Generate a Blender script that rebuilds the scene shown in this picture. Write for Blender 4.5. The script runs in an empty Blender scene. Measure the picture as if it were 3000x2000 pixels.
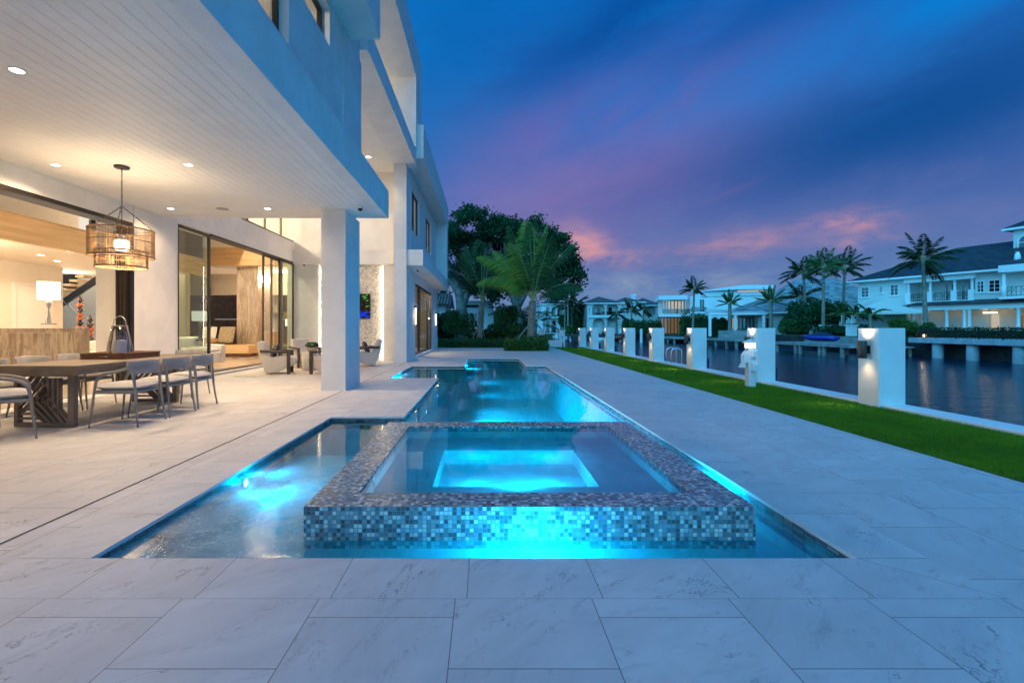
import bpy, bmesh, math, random
import numpy as np
from mathutils import Vector, Matrix
random.seed(7); rng = np.random.default_rng(7)
scn = bpy.context.scene
COL = scn.collection
PI = math.pi
F, H, CX, CY = 1415.0, 1.21, 1418.0, 960.0      # focal length in photo pixels, eye height, vanishing point

def at(px, py, Y):                               # photo pixel + depth -> world point
    return Vector(((px-CX)/F*Y, Y, H+(CY-py)/F*Y))

# ---------------------------------------------------------------- mesh builder
class MB:
    def __init__(s): s.v=[]; s.f=[]; s.m=[]; s.cur=0; s.smooth=[]
    def mat(s,i): s.cur=i; return s
    def add(s, vs, fs, sm=False):
        b=len(s.v); s.v+= [tuple(v) for v in vs]
        for f in fs:
            s.f.append([i+b for i in f]); s.m.append(s.cur); s.smooth.append(sm)
        return s
    def box(s,x0,x1,y0,y1,z0,z1,bev=0.0):
        if x0>x1: x0,x1=x1,x0
        if y0>y1: y0,y1=y1,y0
        if z0>z1: z0,z1=z1,z0
        if bev<=0:
            vs=[(x0,y0,z0),(x1,y0,z0),(x1,y1,z0),(x0,y1,z0),(x0,y0,z1),(x1,y0,z1),(x1,y1,z1),(x0,y1,z1)]
            fs=[(3,2,1,0),(4,5,6,7),(0,1,5,4),(1,2,6,5),(2,3,7,6),(3,0,4,7)]
            return s.add(vs,fs)
        bev=min(bev,(x1-x0)*.45,(y1-y0)*.45,(z1-z0)*.45)
        bm=bmesh.new(); bmesh.ops.create_cube(bm,size=1)
        for v in bm.verts:
            v.co=Vector((x0+(v.co.x+.5)*(x1-x0), y0+(v.co.y+.5)*(y1-y0), z0+(v.co.z+.5)*(z1-z0)))
        bmesh.ops.bevel(bm,geom=list(bm.edges),offset=bev,segments=3 if bev>.02 else 1,profile=.5,affect='EDGES')
        return s.bm(bm, bev>.02)
    def bm(s,bm,sm=False):
        bm.verts.ensure_lookup_table()
        for i,v in enumerate(bm.verts): v.index=i
        s.add([v.co.copy() for v in bm.verts],[[v.index for v in f.verts] for f in bm.faces],sm); bm.free(); return s
    def quad(s,a,b,c,d,sm=False): return s.add([a,b,c,d],[(0,1,2,3)],sm)
    def prism(s,poly,z0,z1,axis='z'):            # polygon swept along an axis
        n=len(poly)
        def w(p,t): return (p[0],p[1],t) if axis=='z' else ((p[0],t,p[1]) if axis=='y' else (t,p[0],p[1]))
        vs=[w(p,z0) for p in poly]+[w(p,z1) for p in poly]
        fs=[tuple(range(n-1,-1,-1)),tuple(range(n,2*n))]+[(i,(i+1)%n,n+(i+1)%n,n+i) for i in range(n)]
        return s.add(vs,fs)
    def tube(s,pts,r,n=8,cap=True,flat=1.0):
        pts=[Vector(p) for p in pts]; k=len(pts)
        rs=r if isinstance(r,(list,tuple)) else [r]*k
        vs=[]; up=None
        for i,p in enumerate(pts):
            t=(pts[min(i+1,k-1)]-pts[max(i-1,0)])
            if t.length<1e-9: t=Vector((0,0,1))
            t.normalize()
            if up is None:
                a=Vector((0,0,1)) if abs(t.z)<.9 else Vector((1,0,0))
                up=(a-t*a.dot(t)).normalized()
            else:
                up=(up-t*up.dot(t)); up=up.normalized() if up.length>1e-6 else Vector((1,0,0))
            sd=t.cross(up)
            for j in range(n):
                a=2*PI*j/n; vs.append(p+up*math.cos(a)*rs[i]*flat+sd*math.sin(a)*rs[i])
        fs=[]
        for i in range(k-1):
            for j in range(n):
                a=i*n+j; b=i*n+(j+1)%n; fs.append((a,b,b+n,a+n))
        if cap: fs.append(tuple(range(n-1,-1,-1))); fs.append(tuple(range((k-1)*n,k*n)))
        return s.add(vs,fs,True)
    def lathe(s,prof,c=(0,0,0),n=24,cap=True,sx=1,sy=1):        # prof: (r,z)
        vs=[];fs=[];k=len(prof)
        for r,z in prof:
            for j in range(n):
                a=2*PI*j/n; vs.append((c[0]+r*math.cos(a)*sx,c[1]+r*math.sin(a)*sy,c[2]+z))
        for i in range(k-1):
            for j in range(n):
                a=i*n+j;b=i*n+(j+1)%n; fs.append((a,b,b+n,a+n))
        if cap: fs.append(tuple(range(n-1,-1,-1))); fs.append(tuple(range((k-1)*n,k*n)))
        return s.add(vs,fs,True)
    def torus(s,c,R,r,n=32,k=8,sx=1,sy=1,M=None):
        vs=[];fs=[]
        for i in range(n):
            a=2*PI*i/n
            for j in range(k):
                b=2*PI*j/k; q=R+r*math.cos(b)
                p=Vector((q*math.cos(a)*sx,q*math.sin(a)*sy,r*math.sin(b)))
                if M is not None: p=M@p
                vs.append(p+Vector(c))
        for i in range(n):
            for j in range(k):
                fs.append((i*k+j,((i+1)%n)*k+j,((i+1)%n)*k+(j+1)%k,i*k+(j+1)%k))
        return s.add(vs,fs,True)
    def disc(s,c,r,n=24,ax='z',up=1):
        vs=[]
        for j in range(n):
            a=2*PI*j/n*up; p=(r*math.cos(a),r*math.sin(a))
            vs.append((c[0]+p[0],c[1]+p[1],c[2]) if ax=='z' else ((c[0],c[1]+p[0],c[2]+p[1]) if ax=='x' else (c[0]+p[0],c[1],c[2]+p[1])))
        return s.add(vs,[tuple(range(n))])
    def frame(s,x0,x1,z0,z1,w,y0,y1):            # rectangular frame in the xz plane
        s.box(x0,x0+w,y0,y1,z0,z1); s.box(x1-w,x1,y0,y1,z0,z1)
        s.box(x0+w,x1-w,y0,y1,z0,z0+w); s.box(x0+w,x1-w,y0,y1,z1-w,z1); return s
    def framex(s,y0,y1,z0,z1,w,x0,x1):           # rectangular frame in the yz plane
        s.box(x0,x1,y0,y0+w,z0,z1); s.box(x0,x1,y1-w,y1,z0,z1)
        s.box(x0,x1,y0+w,y1-w,z0,z0+w); s.box(x0,x1,y0+w,y1-w,z1-w,z1); return s
    def build(s,name,mat,parent=None,world=False,kind=None,label=None):
        me=bpy.data.meshes.new(name); 
        off=Vector((0,0,0))
        if world and parent is not None:
            q=parent
            while q.parent: q=q.parent
            off=q.location
        me.from_pydata([(v[0]-off.x,v[1]-off.y,v[2]-off.z) for v in s.v],[],s.f)
        ms=mat if isinstance(mat,(list,tuple)) else [mat]
        for m in ms: me.materials.append(m)
        me.polygons.foreach_set('material_index',s.m)
        me.polygons.foreach_set('use_smooth',s.smooth)
        me.update()
        o=bpy.data.objects.new(name,me); COL.objects.link(o)
        if parent: o.parent=parent
        if kind: o['kind']=kind
        if label: o['label']=label
        return o

def arr_obj(name, V, Q, mat, parent=None, kind=None, smooth=False):   # numpy verts (n,3) and faces (m,k)
    V=np.asarray(V,dtype=np.float32).reshape(-1,3); Q=np.asarray(Q,dtype=np.int32); k=Q.shape[1]
    me=bpy.data.meshes.new(name)
    me.vertices.add(len(V)); me.vertices.foreach_set('co',V.ravel())
    me.loops.add(Q.size); me.loops.foreach_set('vertex_index',Q.ravel())
    me.polygons.add(len(Q)); me.polygons.foreach_set('loop_start',np.arange(0,Q.size,k,dtype=np.int32))
    me.polygons.foreach_set('loop_total',np.full(len(Q),k,dtype=np.int32))
    me.polygons.foreach_set('use_smooth',np.full(len(Q),smooth))
    me.materials.append(mat); me.update(); me.validate()
    o=bpy.data.objects.new(name,me); COL.objects.link(o)
    if parent: o.parent=parent
    if kind: o['kind']=kind
    return o

def thing(name,label,cat,loc=(0,0,0),rz=0,group=None):
    o=bpy.data.objects.new(name,None); COL.objects.link(o); o.empty_display_size=.1
    o.location=loc; o.rotation_euler=(0,0,rz); o['label']=label; o['category']=cat
    if group: o['group']=group
    return o
def tag(o,label,cat,group=None):
    o['label']=label; o['category']=cat
    if group: o['group']=group
    return o
KIDS={}
def dup(root,loc,rz,label,group=None):
    ch={}
    for o in COL.objects:
        if o.parent: ch.setdefault(o.parent.name,[]).append(o)
    def cp(o,par):
        c=o.copy(); COL.objects.link(c)
        if par: c.parent=par
        for k in ch.get(o.name,[]): cp(k,c)
        return c
    r=cp(root,None); r.location=loc; r.rotation_euler=(0,0,rz); r['label']=label
    if group: r['group']=group
    return r

# ---------------------------------------------------------------- shader expression helper
class E:
    def __init__(s,nt,sock): s.nt=nt; s.k=sock
    def _m(s,op,*a,clamp=False):
        n=s.nt.nodes.new('ShaderNodeMath'); n.operation=op; n.use_clamp=clamp
        for i,x in enumerate(a):
            if isinstance(x,E): s.nt.links.new(x.k,n.inputs[i])
            else: n.inputs[i].default_value=x
        return E(s.nt,n.outputs[0])
    def __add__(s,o): return s._m('ADD',s,o)
    __radd__=__add__
    def __sub__(s,o): return s._m('SUBTRACT',s,o)
    def __rsub__(s,o): return s._m('SUBTRACT',o,s)
    def __mul__(s,o): return s._m('MULTIPLY',s,o)
    __rmul__=__mul__
    def __truediv__(s,o): return s._m('DIVIDE',s,o)
    def __rtruediv__(s,o): return s._m('DIVIDE',o,s)
    def __neg__(s): return s._m('MULTIPLY',s,-1.0)
    def abs(s): return s._m('ABSOLUTE',s)
    def floor(s): return s._m('FLOOR',s)
    def fract(s): return s._m('FRACT',s)
    def mod(s,o): return s._m('FLOORED_MODULO',s,o)
    def gt(s,o): return s._m('GREATER_THAN',s,o)
    def lt(s,o): return s._m('LESS_THAN',s,o)
    def max(s,o): return s._m('MAXIMUM',s,o)
    def min(s,o): return s._m('MINIMUM',s,o)
    def pow(s,o): return s._m('POWER',s,o)
    def exp(s): return s._m('EXPONENT',s)
    def sqrt(s): return s._m('SQRT',s)
    def clamp(s): return s._m('ADD',s,0.0,clamp=True)
    def ss(s,a,b):                                # smoothstep a..b -> 0..1
        n=s.nt.nodes.new('ShaderNodeMapRange'); n.interpolation_type='SMOOTHSTEP'
        s.nt.links.new(s.k,n.inputs[0]); n.inputs[1].default_value=a; n.inputs[2].default_value=b
        return E(s.nt,n.outputs[0])
class NT:
    def __init__(s,nt): s.nt=nt
    def node(s,t,ins=None,**pr):
        n=s.nt.nodes.new(t)
        for k,v in pr.items(): setattr(n,k,v)
        for k,v in (ins or {}).items():
            i=n.inputs[k]
            if isinstance(v,E): s.nt.links.new(v.k,i)
            elif isinstance(v,bpy.types.NodeSocket): s.nt.links.new(v,i)
            else: i.default_value=v
        return n
    def e(s,sock): return E(s.nt,sock)
    def xyz(s,sock):
        n=s.node('ShaderNodeSeparateXYZ'); s.nt.links.new(sock.k if isinstance(sock,E) else sock,n.inputs[0])
        return [E(s.nt,o) for o in n.outputs]
    def vec(s,x,y,z):
        n=s.node('ShaderNodeCombineXYZ',{0:x,1:y,2:z}); return E(s.nt,n.outputs[0])
    def noise(s,v,scale,detail=3,rough=.5,dist=0,dim='3D'):
        ins={'Scale':scale,'Detail':detail,'Roughness':rough,'Distortion':dist}
        if v is not None: ins['Vector']=v
        n=s.node('ShaderNodeTexNoise',ins,noise_dimensions=dim); return E(s.nt,n.outputs[0])
    def white(s,v):
        n=s.node('ShaderNodeTexWhiteNoise',{'Vector':v},noise_dimensions='3D'); return E(s.nt,n.outputs['Value'])
    def ramp(s,f,stops,interp='LINEAR'):
        n=s.node('ShaderNodeValToRGB',{0:f}); cr=n.color_ramp; cr.interpolation=interp
        while len(cr.elements)<len(stops): cr.elements.new(.5)
        for el,(p,c) in zip(cr.elements,stops):
            el.position=p; el.color=(c[0],c[1],c[2],1)
        return E(s.nt,n.outputs[0])
    def mix(s,f,a,b,mode='MIX'):
        n=s.node('ShaderNodeMix',data_type='RGBA',blend_type=mode)
        for i,v in ((0,f),(6,a),(7,b)):
            if isinstance(v,E): s.nt.links.new(v.k,n.inputs[i])
            else: n.inputs[i].default_value=(v if i==0 else (v[0],v[1],v[2],1))
        return E(s.nt,n.outputs[2])
    def bump(s,h,st=.3,d=.01):
        n=s.node('ShaderNodeBump',{'Height':h,'Strength':st,'Distance':d}); return E(s.nt,n.outputs[0])
    def pos(s): return E(s.nt,s.node('ShaderNodeNewGeometry').outputs['Position'])
    def obj(s): return E(s.nt,s.node('ShaderNodeTexCoord').outputs['Object'])

def new_mat(name):
    m=bpy.data.materials.new(name); m.use_nodes=True; m.node_tree.nodes.clear()
    n=NT(m.node_tree); return m,n
def finish(m,n,sh):
    o=n.node('ShaderNodeOutputMaterial'); m.node_tree.links.new(sh.outputs[0],o.inputs[0]); return m
def c4(c): return (c[0],c[1],c[2],1)
def pm(name,col,rough=.6,metal=0.0,var=.08,vs=6.0,bump=0.0,bs=80.0,bd=.004,spec=.5,emit=None,es=1.0,coat=0,sheen=0):
    m,n=new_mat(name); v=n.obj()
    if var>0:
        f=n.noise(v,vs,4,.6)
        a=[max(0,x*(1-var)) for x in col]; b=[min(1,x*(1+var)) for x in col]
        cc=n.mix(f.ss(.3,.7),a,b)
    else: cc=c4(col)
    ins={'Base Color':cc,'Roughness':rough,'Metallic':metal,'Specular IOR Level':spec,'Coat Weight':coat,'Sheen Weight':sheen}
    if bump>0: ins['Normal']=n.bump(n.noise(v,bs,3,.6),bump,bd)
    if emit: ins['Emission Color']=c4(emit); ins['Emission Strength']=es
    return finish(m,n,n.node('ShaderNodeBsdfPrincipled',ins))
def em(name,col,st):
    m,n=new_mat(name); return finish(m,n,n.node('ShaderNodeEmission',{'Color':c4(col),'Strength':st}))
# ---------------------------------------------------------------- materials
M={}
M['stucco']=pm('stucco',(.78,.76,.73),.85,var=.05,vs=2.2,bump=.5,bs=45,bd=.006)
M['smooth_white']=pm('smooth_white',(.80,.78,.75),.6,var=.02,vs=2)
M['board']=pm('painted_board',(.82,.80,.76),.55,var=.03,vs=3,bump=.05,bs=40)
M['gap']=pm('dark_gap',(.34,.33,.31),.9)
M['bronze']=pm('dark_bronze',(.045,.038,.033),.35,metal=.6,var=.1)
M['black']=pm('black_metal',(.018,.017,.016),.45,metal=.3)
M['chrome']=pm('polished_steel',(.75,.76,.78),.15,metal=1,var=0)
M['plaster_pool']=pm('pool_plaster',(.62,.70,.70),.7,var=.12,vs=7,bump=.2,bs=60)
M['pvc']=pm('white_plastic',(.78,.78,.76),.35,var=.02)
M['cushion']=pm('cushion_fabric',(.50,.49,.49),.95,var=.06,bump=.4,bs=300,bd=.002,sheen=.3)
M['rope']=pm('rope_weave',(.30,.29,.29),.9,var=.15,bump=.6,bs=140,bd=.004)
M['taupe']=pm('taupe_metal',(.17,.155,.14),.5,metal=.15)
M['teak']=pm('grey_teak',(.165,.13,.10),.6,var=.2,vs=5)
M['boucle']=pm('boucle',(.62,.57,.51),.95,var=.08,vs=30,bump=.8,bs=120,bd=.01,sheen=.4)
M['darkwood']=pm('dark_wood',(.06,.042,.032),.5,var=.25,vs=14)
M['walnut']=pm('walnut',(.15,.06,.025),.45,var=.3,vs=4)
M['whitefab']=pm('white_fabric',(.72,.68,.62),.9,var=.04,bump=.3,bs=120)
M['olive']=pm('olive_fabric',(.33,.27,.17),.9,var=.3,vs=25,bump=.4,bs=90)
M['leather']=pm('tan_leather',(.42,.27,.14),.45,var=.1)
M['warm_wall']=pm('warm_wall',(.78,.71,.62),.8,var=.02)
M['taupe_wall']=pm('taupe_wall',(.42,.36,.28),.8,var=.04)
M['int_floor']=pm('polished_stone',(.70,.63,.54),.12,var=.06,vs=1.2)
M['rug']=pm('rug_weave',(.62,.57,.51),.97,var=.18,vs=9,bump=.6,bs=70,bd=.006)
M['candle']=pm('candle_wax',(.80,.78,.74),.5,var=.02)
M['tan_pot']=pm('tan_pot',(.45,.36,.27),.7,var=.1)
M['steel']=pm('grey_steel',(.35,.36,.38),.35,metal=.8)
M['concrete']=pm('dock_concrete',(.50,.50,.48),.85,var=.15,vs=2,bump=.2)
M['darkrock']=pm('wet_rock',(.03,.032,.03),.6,var=.4,vs=2,bump=.8,bs=3,bd=.2)
M['wood_dock']=pm('weathered_wood',(.34,.33,.31),.8,var=.25,vs=2.5,bump=.3,bs=12)
M['piling']=pm('timber_piling',(.20,.20,.19),.8,var=.3,vs=4)
M['navy']=pm('navy_pipe',(.02,.03,.08),.5)
M['hull_blue']=pm('blue_hull',(.03,.06,.40),.3)
M['hull_dark']=pm('dark_cover',(.02,.025,.06),.6)
M['hull_white']=pm('white_hull',(.75,.76,.76),.3)
M['red']=pm('red_paint',(.45,.06,.04),.5)
M['house_white']=pm('house_paint',(.78,.83,.84),.8,var=.04,vs=.6)
M['house_cream']=pm('house_cream',(.62,.68,.66),.8,var=.04,vs=.6)
M['trim']=pm('white_trim',(.80,.84,.84),.6,var=.02)
M['louver']=pm('shutter_lit',(.45,.38,.3),.7)
M['soil']=pm('dark_mulch',(.035,.025,.02),.95,var=.4,vs=20,bump=.6,bs=40)
M['lawn_far']=pm('far_lawn',(.05,.08,.03),.95,var=.3,vs=1)
M['trunk']=pm('palm_trunk',(.24,.20,.16),.9,var=.35,vs=5,bump=.7,bs=10,bd=.03)
M['bark']=pm('tree_bark',(.16,.15,.13),.9,var=.35,vs=3,bump=.6,bs=10,bd=.03)
M['stake']=pm('raw_timber',(.36,.31,.25),.85,var=.2,vs=6)
M['gold']=pm('gold_rock',(.55,.36,.12),.3,metal=.8,var=.3,vs=20)
M['amber']=pm('amber_glass',(.45,.10,.02),.08,var=.4,vs=8,coat=1)
M['darkglass']=pm('dark_art_glass',(.06,.03,.035),.06,var=.4,vs=8,coat=1)
M['paper']=pm('art_paper',(.70,.62,.52),.9)
M['soft_black']=pm('soft_black',(.03,.03,.03),.7)
M['grate']=pm('drain_grate',(.55,.62,.62),.5)

def leaf(name,a,b,rough=.5,tr=.25,sp=.3):
    m,n=new_mat(name); ri=n.node('ShaderNodeNewGeometry')
    f=n.e(ri.outputs['Random Per Island'])
    col=n.mix(f,a,b)
    p=n.node('ShaderNodeBsdfPrincipled',{'Base Color':col,'Roughness':rough,'Specular IOR Level':sp})
    t=n.node('ShaderNodeBsdfTranslucent',{'Color':col})
    x=n.node('ShaderNodeMixShader',{0:tr}); n.nt.links.new(p.outputs[0],x.inputs[1]); n.nt.links.new(t.outputs[0],x.inputs[2])
    return finish(m,n,x)
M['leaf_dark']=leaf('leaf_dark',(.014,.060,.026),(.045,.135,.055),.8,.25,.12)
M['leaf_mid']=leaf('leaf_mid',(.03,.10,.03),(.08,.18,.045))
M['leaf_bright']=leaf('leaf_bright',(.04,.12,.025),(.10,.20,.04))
M['frond']=leaf('frond_green',(.15,.32,.035),(.42,.54,.08),.45,.4)  # bright tone stands in for light falling on the larger palm
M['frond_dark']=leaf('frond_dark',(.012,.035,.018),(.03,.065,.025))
M['frond_dry']=leaf('frond_dry',(.20,.15,.07),(.33,.26,.13),.7)
M['rib']=pm('frond_rib',(.40,.38,.13),.5)

def grass_mat():
    m,n=new_mat('turf_blades'); f=n.e(n.node('ShaderNodeNewGeometry').outputs['Random Per Island'])
    col=n.mix(f,(.035,.14,.002),(.15,.38,.008))
    big=n.noise(n.pos(),1.1,4,.65); col=n.mix(big.ss(.35,.65)*.55,col,(.035,.12,.004)); col=n.mix(n.noise(n.pos(),9,3,.6).ss(.5,.7)*.3,col,(.20,.36,.02))
    return finish(m,n,n.node('ShaderNodeBsdfPrincipled',{'Base Color':col,'Roughness':.55,'Specular IOR Level':.3}))
M['grass']=grass_mat()
M['turf_base']=pm('turf_backing',(.04,.13,.004),.95,var=.35,vs=40)

def stone_tile(name,sx,sy,ox,oy,off,swap=False):
    """honed white marble tiles: joints, per-tile tone, grey veins"""
    m,n=new_mat(name); x,y,z=n.xyz(n.pos())
    if swap: x,y=y,x
    u=(x-ox)/sx; cu=u.floor(); fu=u-cu
    v=(y-oy)/sy+cu.mod(2.0)*off; cv=v.floor(); fv=v-cv
    idn=n.vec(cu,cv,3.0); h=n.white(idn); h2=n.white(n.vec(cv,cu,9.0))
    j=.0021
    ju=(fu-.5).abs().gt(.5-j/sx); jv=(fv-.5).abs().gt(.5-j/sy); joint=ju.max(jv)
    an=h*1.1+.25; co=an._m('COSINE',an); si=an._m('SINE',an)
    rx=x*co+y*si+h*37.0; ry=y*co-x*si+h2*23.0
    P=n.vec(rx,ry*2.1,h*5.0); D=n.noise(P,2.6,4,.7)-.5
    Pq=n.vec(rx+D*.22,ry*2.1+D*.35,h*5.0)
    w1=n.noise(Pq,1.9,6,.68,.35); vein=(1.0-(w1-.5).abs().ss(.0,.012))*n.noise(P,2.1,3,.6).ss(.50,.70)
    w2=n.noise(Pq,4.6,6,.7,.5); vein2=(1.0-(w2-.48).abs().ss(0,.014))*n.noise(P,3.4,3,.6).ss(.52,.70)
    wisp=n.noise(n.vec(rx*1.2+D*.3,ry*5.0,h2),3.2,6,.72,.6); cloud=n.noise(P,1.6,6,.62,.4)
    base=n.mix(cloud.ss(.3,.72),(.60,.60,.595),(.75,.745,.735))
    base=n.mix(h*.38,base,(.57,.565,.56))
    base=n.mix(wisp.ss(.53,.71)*.46,base,(.42,.42,.43))
    base=n.mix((vein*.85+vein2*.62).clamp(),base,(.15,.15,.16))
    fine=n.noise(n.vec(x,y,z),55,3,.7); base=n.mix(fine.ss(.55,.8)*.12,base,(.38,.37,.36))
    stain=n.noise(n.vec(x,y,z),.35,4,.6); base=n.mix(stain.ss(.5,.8)*.12,base,(.45,.43,.40))
    base=n.mix(joint*.85,base,(.13,.125,.12))
    rough=.42+cloud*.18
    b=n.bump((1.0-joint)*1.0+fine*.06,.5,.003)
    p=n.node('ShaderNodeBsdfPrincipled',{'Base Color':base,'Roughness':rough,'Normal':b,'Specular IOR Level':.4})
    return finish(m,n,p)
M['deck']=stone_tile('marble_pavers',.61,.61,-.128,1.716,.5)
M['coping_front']=stone_tile('coping_front',.611,2.0,-.077,2.16,0)
M['coping_side']=stone_tile('coping_side',.61,2.0,2.54,-9.0,0,True)

def mosaic(name,sx,sy,sz,stops,rough=.18,gr=.07,grout=(.26,.28,.29)):
    m,n=new_mat(name); g=n.node('ShaderNodeNewGeometry'); p=n.xyz(g.outputs['Position']); nn=n.xyz(g.outputs['True Normal'])
    cells=[];edge=None
    for q,s,k in zip(p,(sx,sy,sz),nn):
        u=q/s+.37; c=u.floor(); f=u-c; cells.append(c)
        d=(f-.5).abs().gt(.5-gr)*k.abs().lt(.5); edge=d if edge is None else edge.max(d)
    idv=n.vec(*cells); h=n.white(idv); h2=n.white(n.vec(cells[1],cells[2],cells[0]))
    col=n.ramp(h,stops,'CONSTANT')
    streak=n.noise(n.vec(p[0],p[1],p[2]),120,3,.6,1.5)
    col=n.mix(streak.ss(.35,.7)*.35,col,n.mix(.5,col,(.75,.78,.8)))
    col=n.mix(edge,col,grout)
    wn=n.node('ShaderNodeTexWhiteNoise',{'Vector':idv},noise_dimensions='3D'); vm=n.node('ShaderNodeVectorMath',{0:wn.outputs['Color'],1:(.5,.5,.5)},operation='SUBTRACT')
    vs_=n.node('ShaderNodeVectorMath',{0:vm.outputs[0],3:.09},operation='SCALE'); va=n.node('ShaderNodeVectorMath',{0:vs_.outputs[0],1:g.outputs['Normal']},operation='ADD'); vn=n.node('ShaderNodeVectorMath',{0:va.outputs[0]},operation='NORMALIZE')
    bpn=n.node('ShaderNodeBump',{'Height':(1.0-edge)+h2*.2,'Strength':.9,'Distance':.002,'Normal':vn.outputs[0]}); bp=n.e(bpn.outputs[0])
    pr=n.node('ShaderNodeBsdfPrincipled',{'Base Color':col,'Roughness':h2*.2+rough-.08,'Normal':bp,'Specular IOR Level':.32})
    return finish(m,n,pr)
M['mosaic']=mosaic('glass_mosaic',.0256,.0256,.0256,[(0,(.06,.075,.085)),(.16,(.20,.28,.31)),(.28,(.48,.56,.58)),(.40,(.09,.20,.27)),(.50,(.72,.74,.70)),(.58,(.32,.37,.36)),(.68,(.19,.20,.195)),(.76,(.06,.12,.17)),(.86,(.80,.80,.75)),(.93,(.22,.40,.48))])
M['bandtile']=mosaic('waterline_tile',.10,.10,.014,[(0,(.05,.07,.09)),(.2,(.10,.15,.19)),(.4,(.19,.16,.12)),(.55,(.28,.30,.30)),(.7,(.07,.10,.12)),(.85,(.22,.20,.17))],.25,.05,(.1,.11,.11))
M['pebble']=None
def pebble():
    m,n=new_mat('pebble_wall'); v=n.pos()
    vo=n.node('ShaderNodeTexVoronoi',{'Vector':v,'Scale':21.0,'Randomness':1.0},feature='F1')
    d=n.e(vo.outputs['Distance']); hh=n.xyz(vo.outputs['Color'])[0]
    col=n.mix(hh,(.60,.53,.44),(.86,.82,.75)); col=n.mix(d.ss(.5,.8)*.7,col,(.36,.29,.22))
    b=n.bump(1.0-d*1.0,1.0,.035)
    return finish(m,n,n.node('ShaderNodeBsdfPrincipled',{'Base Color':col,'Roughness':.35,'Normal':b}))
M['pebble']=pebble()
def travertine():
    m,n=new_mat('vein_cut_travertine'); x,y,z=n.xyz(n.pos())
    wob=n.noise(n.vec(x,y,z*.8),1.3,4,.6)*.55; P=n.vec(x*2.6+wob,y*2.6+wob,z*.28); a=n.noise(P,1.5,8,.70,.5); b=n.noise(n.vec(x*22.0,y*22.0,z*7.0),1.0,5,.7)
    c=n.ramp(a,[(.28,(.11,.08,.06)),(.40,(.24,.18,.13)),(.47,(.46,.38,.29)),(.52,(.24,.18,.13)),(.58,(.52,.44,.35)),(.70,(.28,.21,.155))])
    c=n.mix(b.ss(.52,.72)*.5,c,(.26,.20,.15))
    return finish(m,n,n.node('ShaderNodeBsdfPrincipled',{'Base Color':c,'Roughness':.3}))
M['travertine']=travertine()
def woodpanel():
    m,n=new_mat('pale_oak_panel'); x,y,z=n.xyz(n.pos())
    a=n.noise(n.vec(x*.6,y*.6,z*9.0),1.2,5,.6,.4)
    c=n.mix(a.ss(.3,.7),(.54,.36,.18),(.68,.48,.27))
    return finish(m,n,n.node('ShaderNodeBsdfPrincipled',{'Base Color':c,'Roughness':.4}))
M['oak']=woodpanel()
def rattan():
    m,n=new_mat('woven_rattan'); x,y,z=n.xyz(n.obj())
    w=((x*260.0)._m('SINE',x*260.0)+(y*260.0)._m('SINE',y*260.0)+(z*300.0)._m('SINE',z*300.0))
    c=n.mix((w*.25+.5).clamp(),(.05,.018,.008),(.20,.085,.035))
    return finish(m,n,n.node('ShaderNodeBsdfPrincipled',{'Base Color':c,'Roughness':.6,'Normal':n.bump(w,.6,.003)}))
M['rattan']=rattan()
def spotted():
    m,n=new_mat('spotted_fabric'); v=n.obj()
    vo=n.node('ShaderNodeTexVoronoi',{'Vector':v,'Scale':22.0,'Randomness':.35}); d=n.e(vo.outputs['Distance'])
    c=n.mix(d.ss(.28,.36),(.55,.50,.45),(.035,.032,.04))
    return finish(m,n,n.node('ShaderNodeBsdfPrincipled',{'Base Color':c,'Roughness':.9}))
M['spotted']=spotted()
def striped():
    m,n=new_mat('striped_pillow'); x,y,z=n.xyz(n.obj()); 
    c=n.mix((x.abs()).lt(.07),(.72,.67,.60),(.50,.36,.22))
    return finish(m,n,n.node('ShaderNodeBsdfPrincipled',{'Base Color':c,'Roughness':.9}))
M['striped']=striped()

def water_thin(name,tint,bs,bst,bd,ani=(1,1,1),rough=.0,foam=False,milk=.19):
    """clear pool water: fresnel mix of mirror and tinted see-through"""
    m,n=new_mat(name); x,y,z=n.xyz(n.pos()); P=n.vec(x*ani[0],y*ani[1],z)
    hgt=n.noise(P,bs,3,.55,.3)+n.noise(P,bs*2.7,2,.5)*.35
    if foam:                                     # jets stir the shallow shelf
        k=((x+1.6)*(x+1.6)*1.6+(y-3.25)*(y-3.25)*1.1)*-1.0
        stir=k.exp(); hgt=hgt+n.noise(P,16,5,.7,.6)*stir*2.2
    nb=n.bump(hgt,bst,bd)
    fr=n.node('ShaderNodeFresnel',{'IOR':1.33,'Normal':nb})
    gl=n.node('ShaderNodeBsdfGlossy',{'Color':(1,1,1,1),'Roughness':rough,'Normal':nb})
    tr=n.node('ShaderNodeBsdfTransparent',{'Color':c4(tint)})
    mx=n.node('ShaderNodeMixShader'); L=n.nt.links
    tl=n.node('ShaderNodeBsdfTranslucent',{'Color':(.30,.80,.92,1)}); mk=n.node('ShaderNodeMixShader',{0:(y.gt(5.5)*-.12+milk if foam else milk)}); L.new(tr.outputs[0],mk.inputs[1]); L.new(tl.outputs[0],mk.inputs[2]); tr=mk
    L.new(fr.outputs[0],mx.inputs[0]); L.new(tr.outputs[0],mx.inputs[1]); L.new(gl.outputs[0],mx.inputs[2])
    if foam:
        d=n.node('ShaderNodeBsdfDiffuse',{'Color':(.62,.80,.82,1)})
        bub=n.noise(P,60,4,.75,.8).ss(.50,.64)*n.noise(P,6,4,.65,.8).ss(.42,.60)*stir.ss(.08,.5)*.75
        m2=n.node('ShaderNodeMixShader',{0:(bub+stir.ss(.02,.85)*.34*n.noise(P,3.0,4,.6,.5).ss(.25,.6)).clamp()}); L.new(mx.outputs[0],m2.inputs[1]); L.new(d.outputs[0],m2.inputs[2]); mx=m2
    return finish(m,n,mx)
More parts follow.
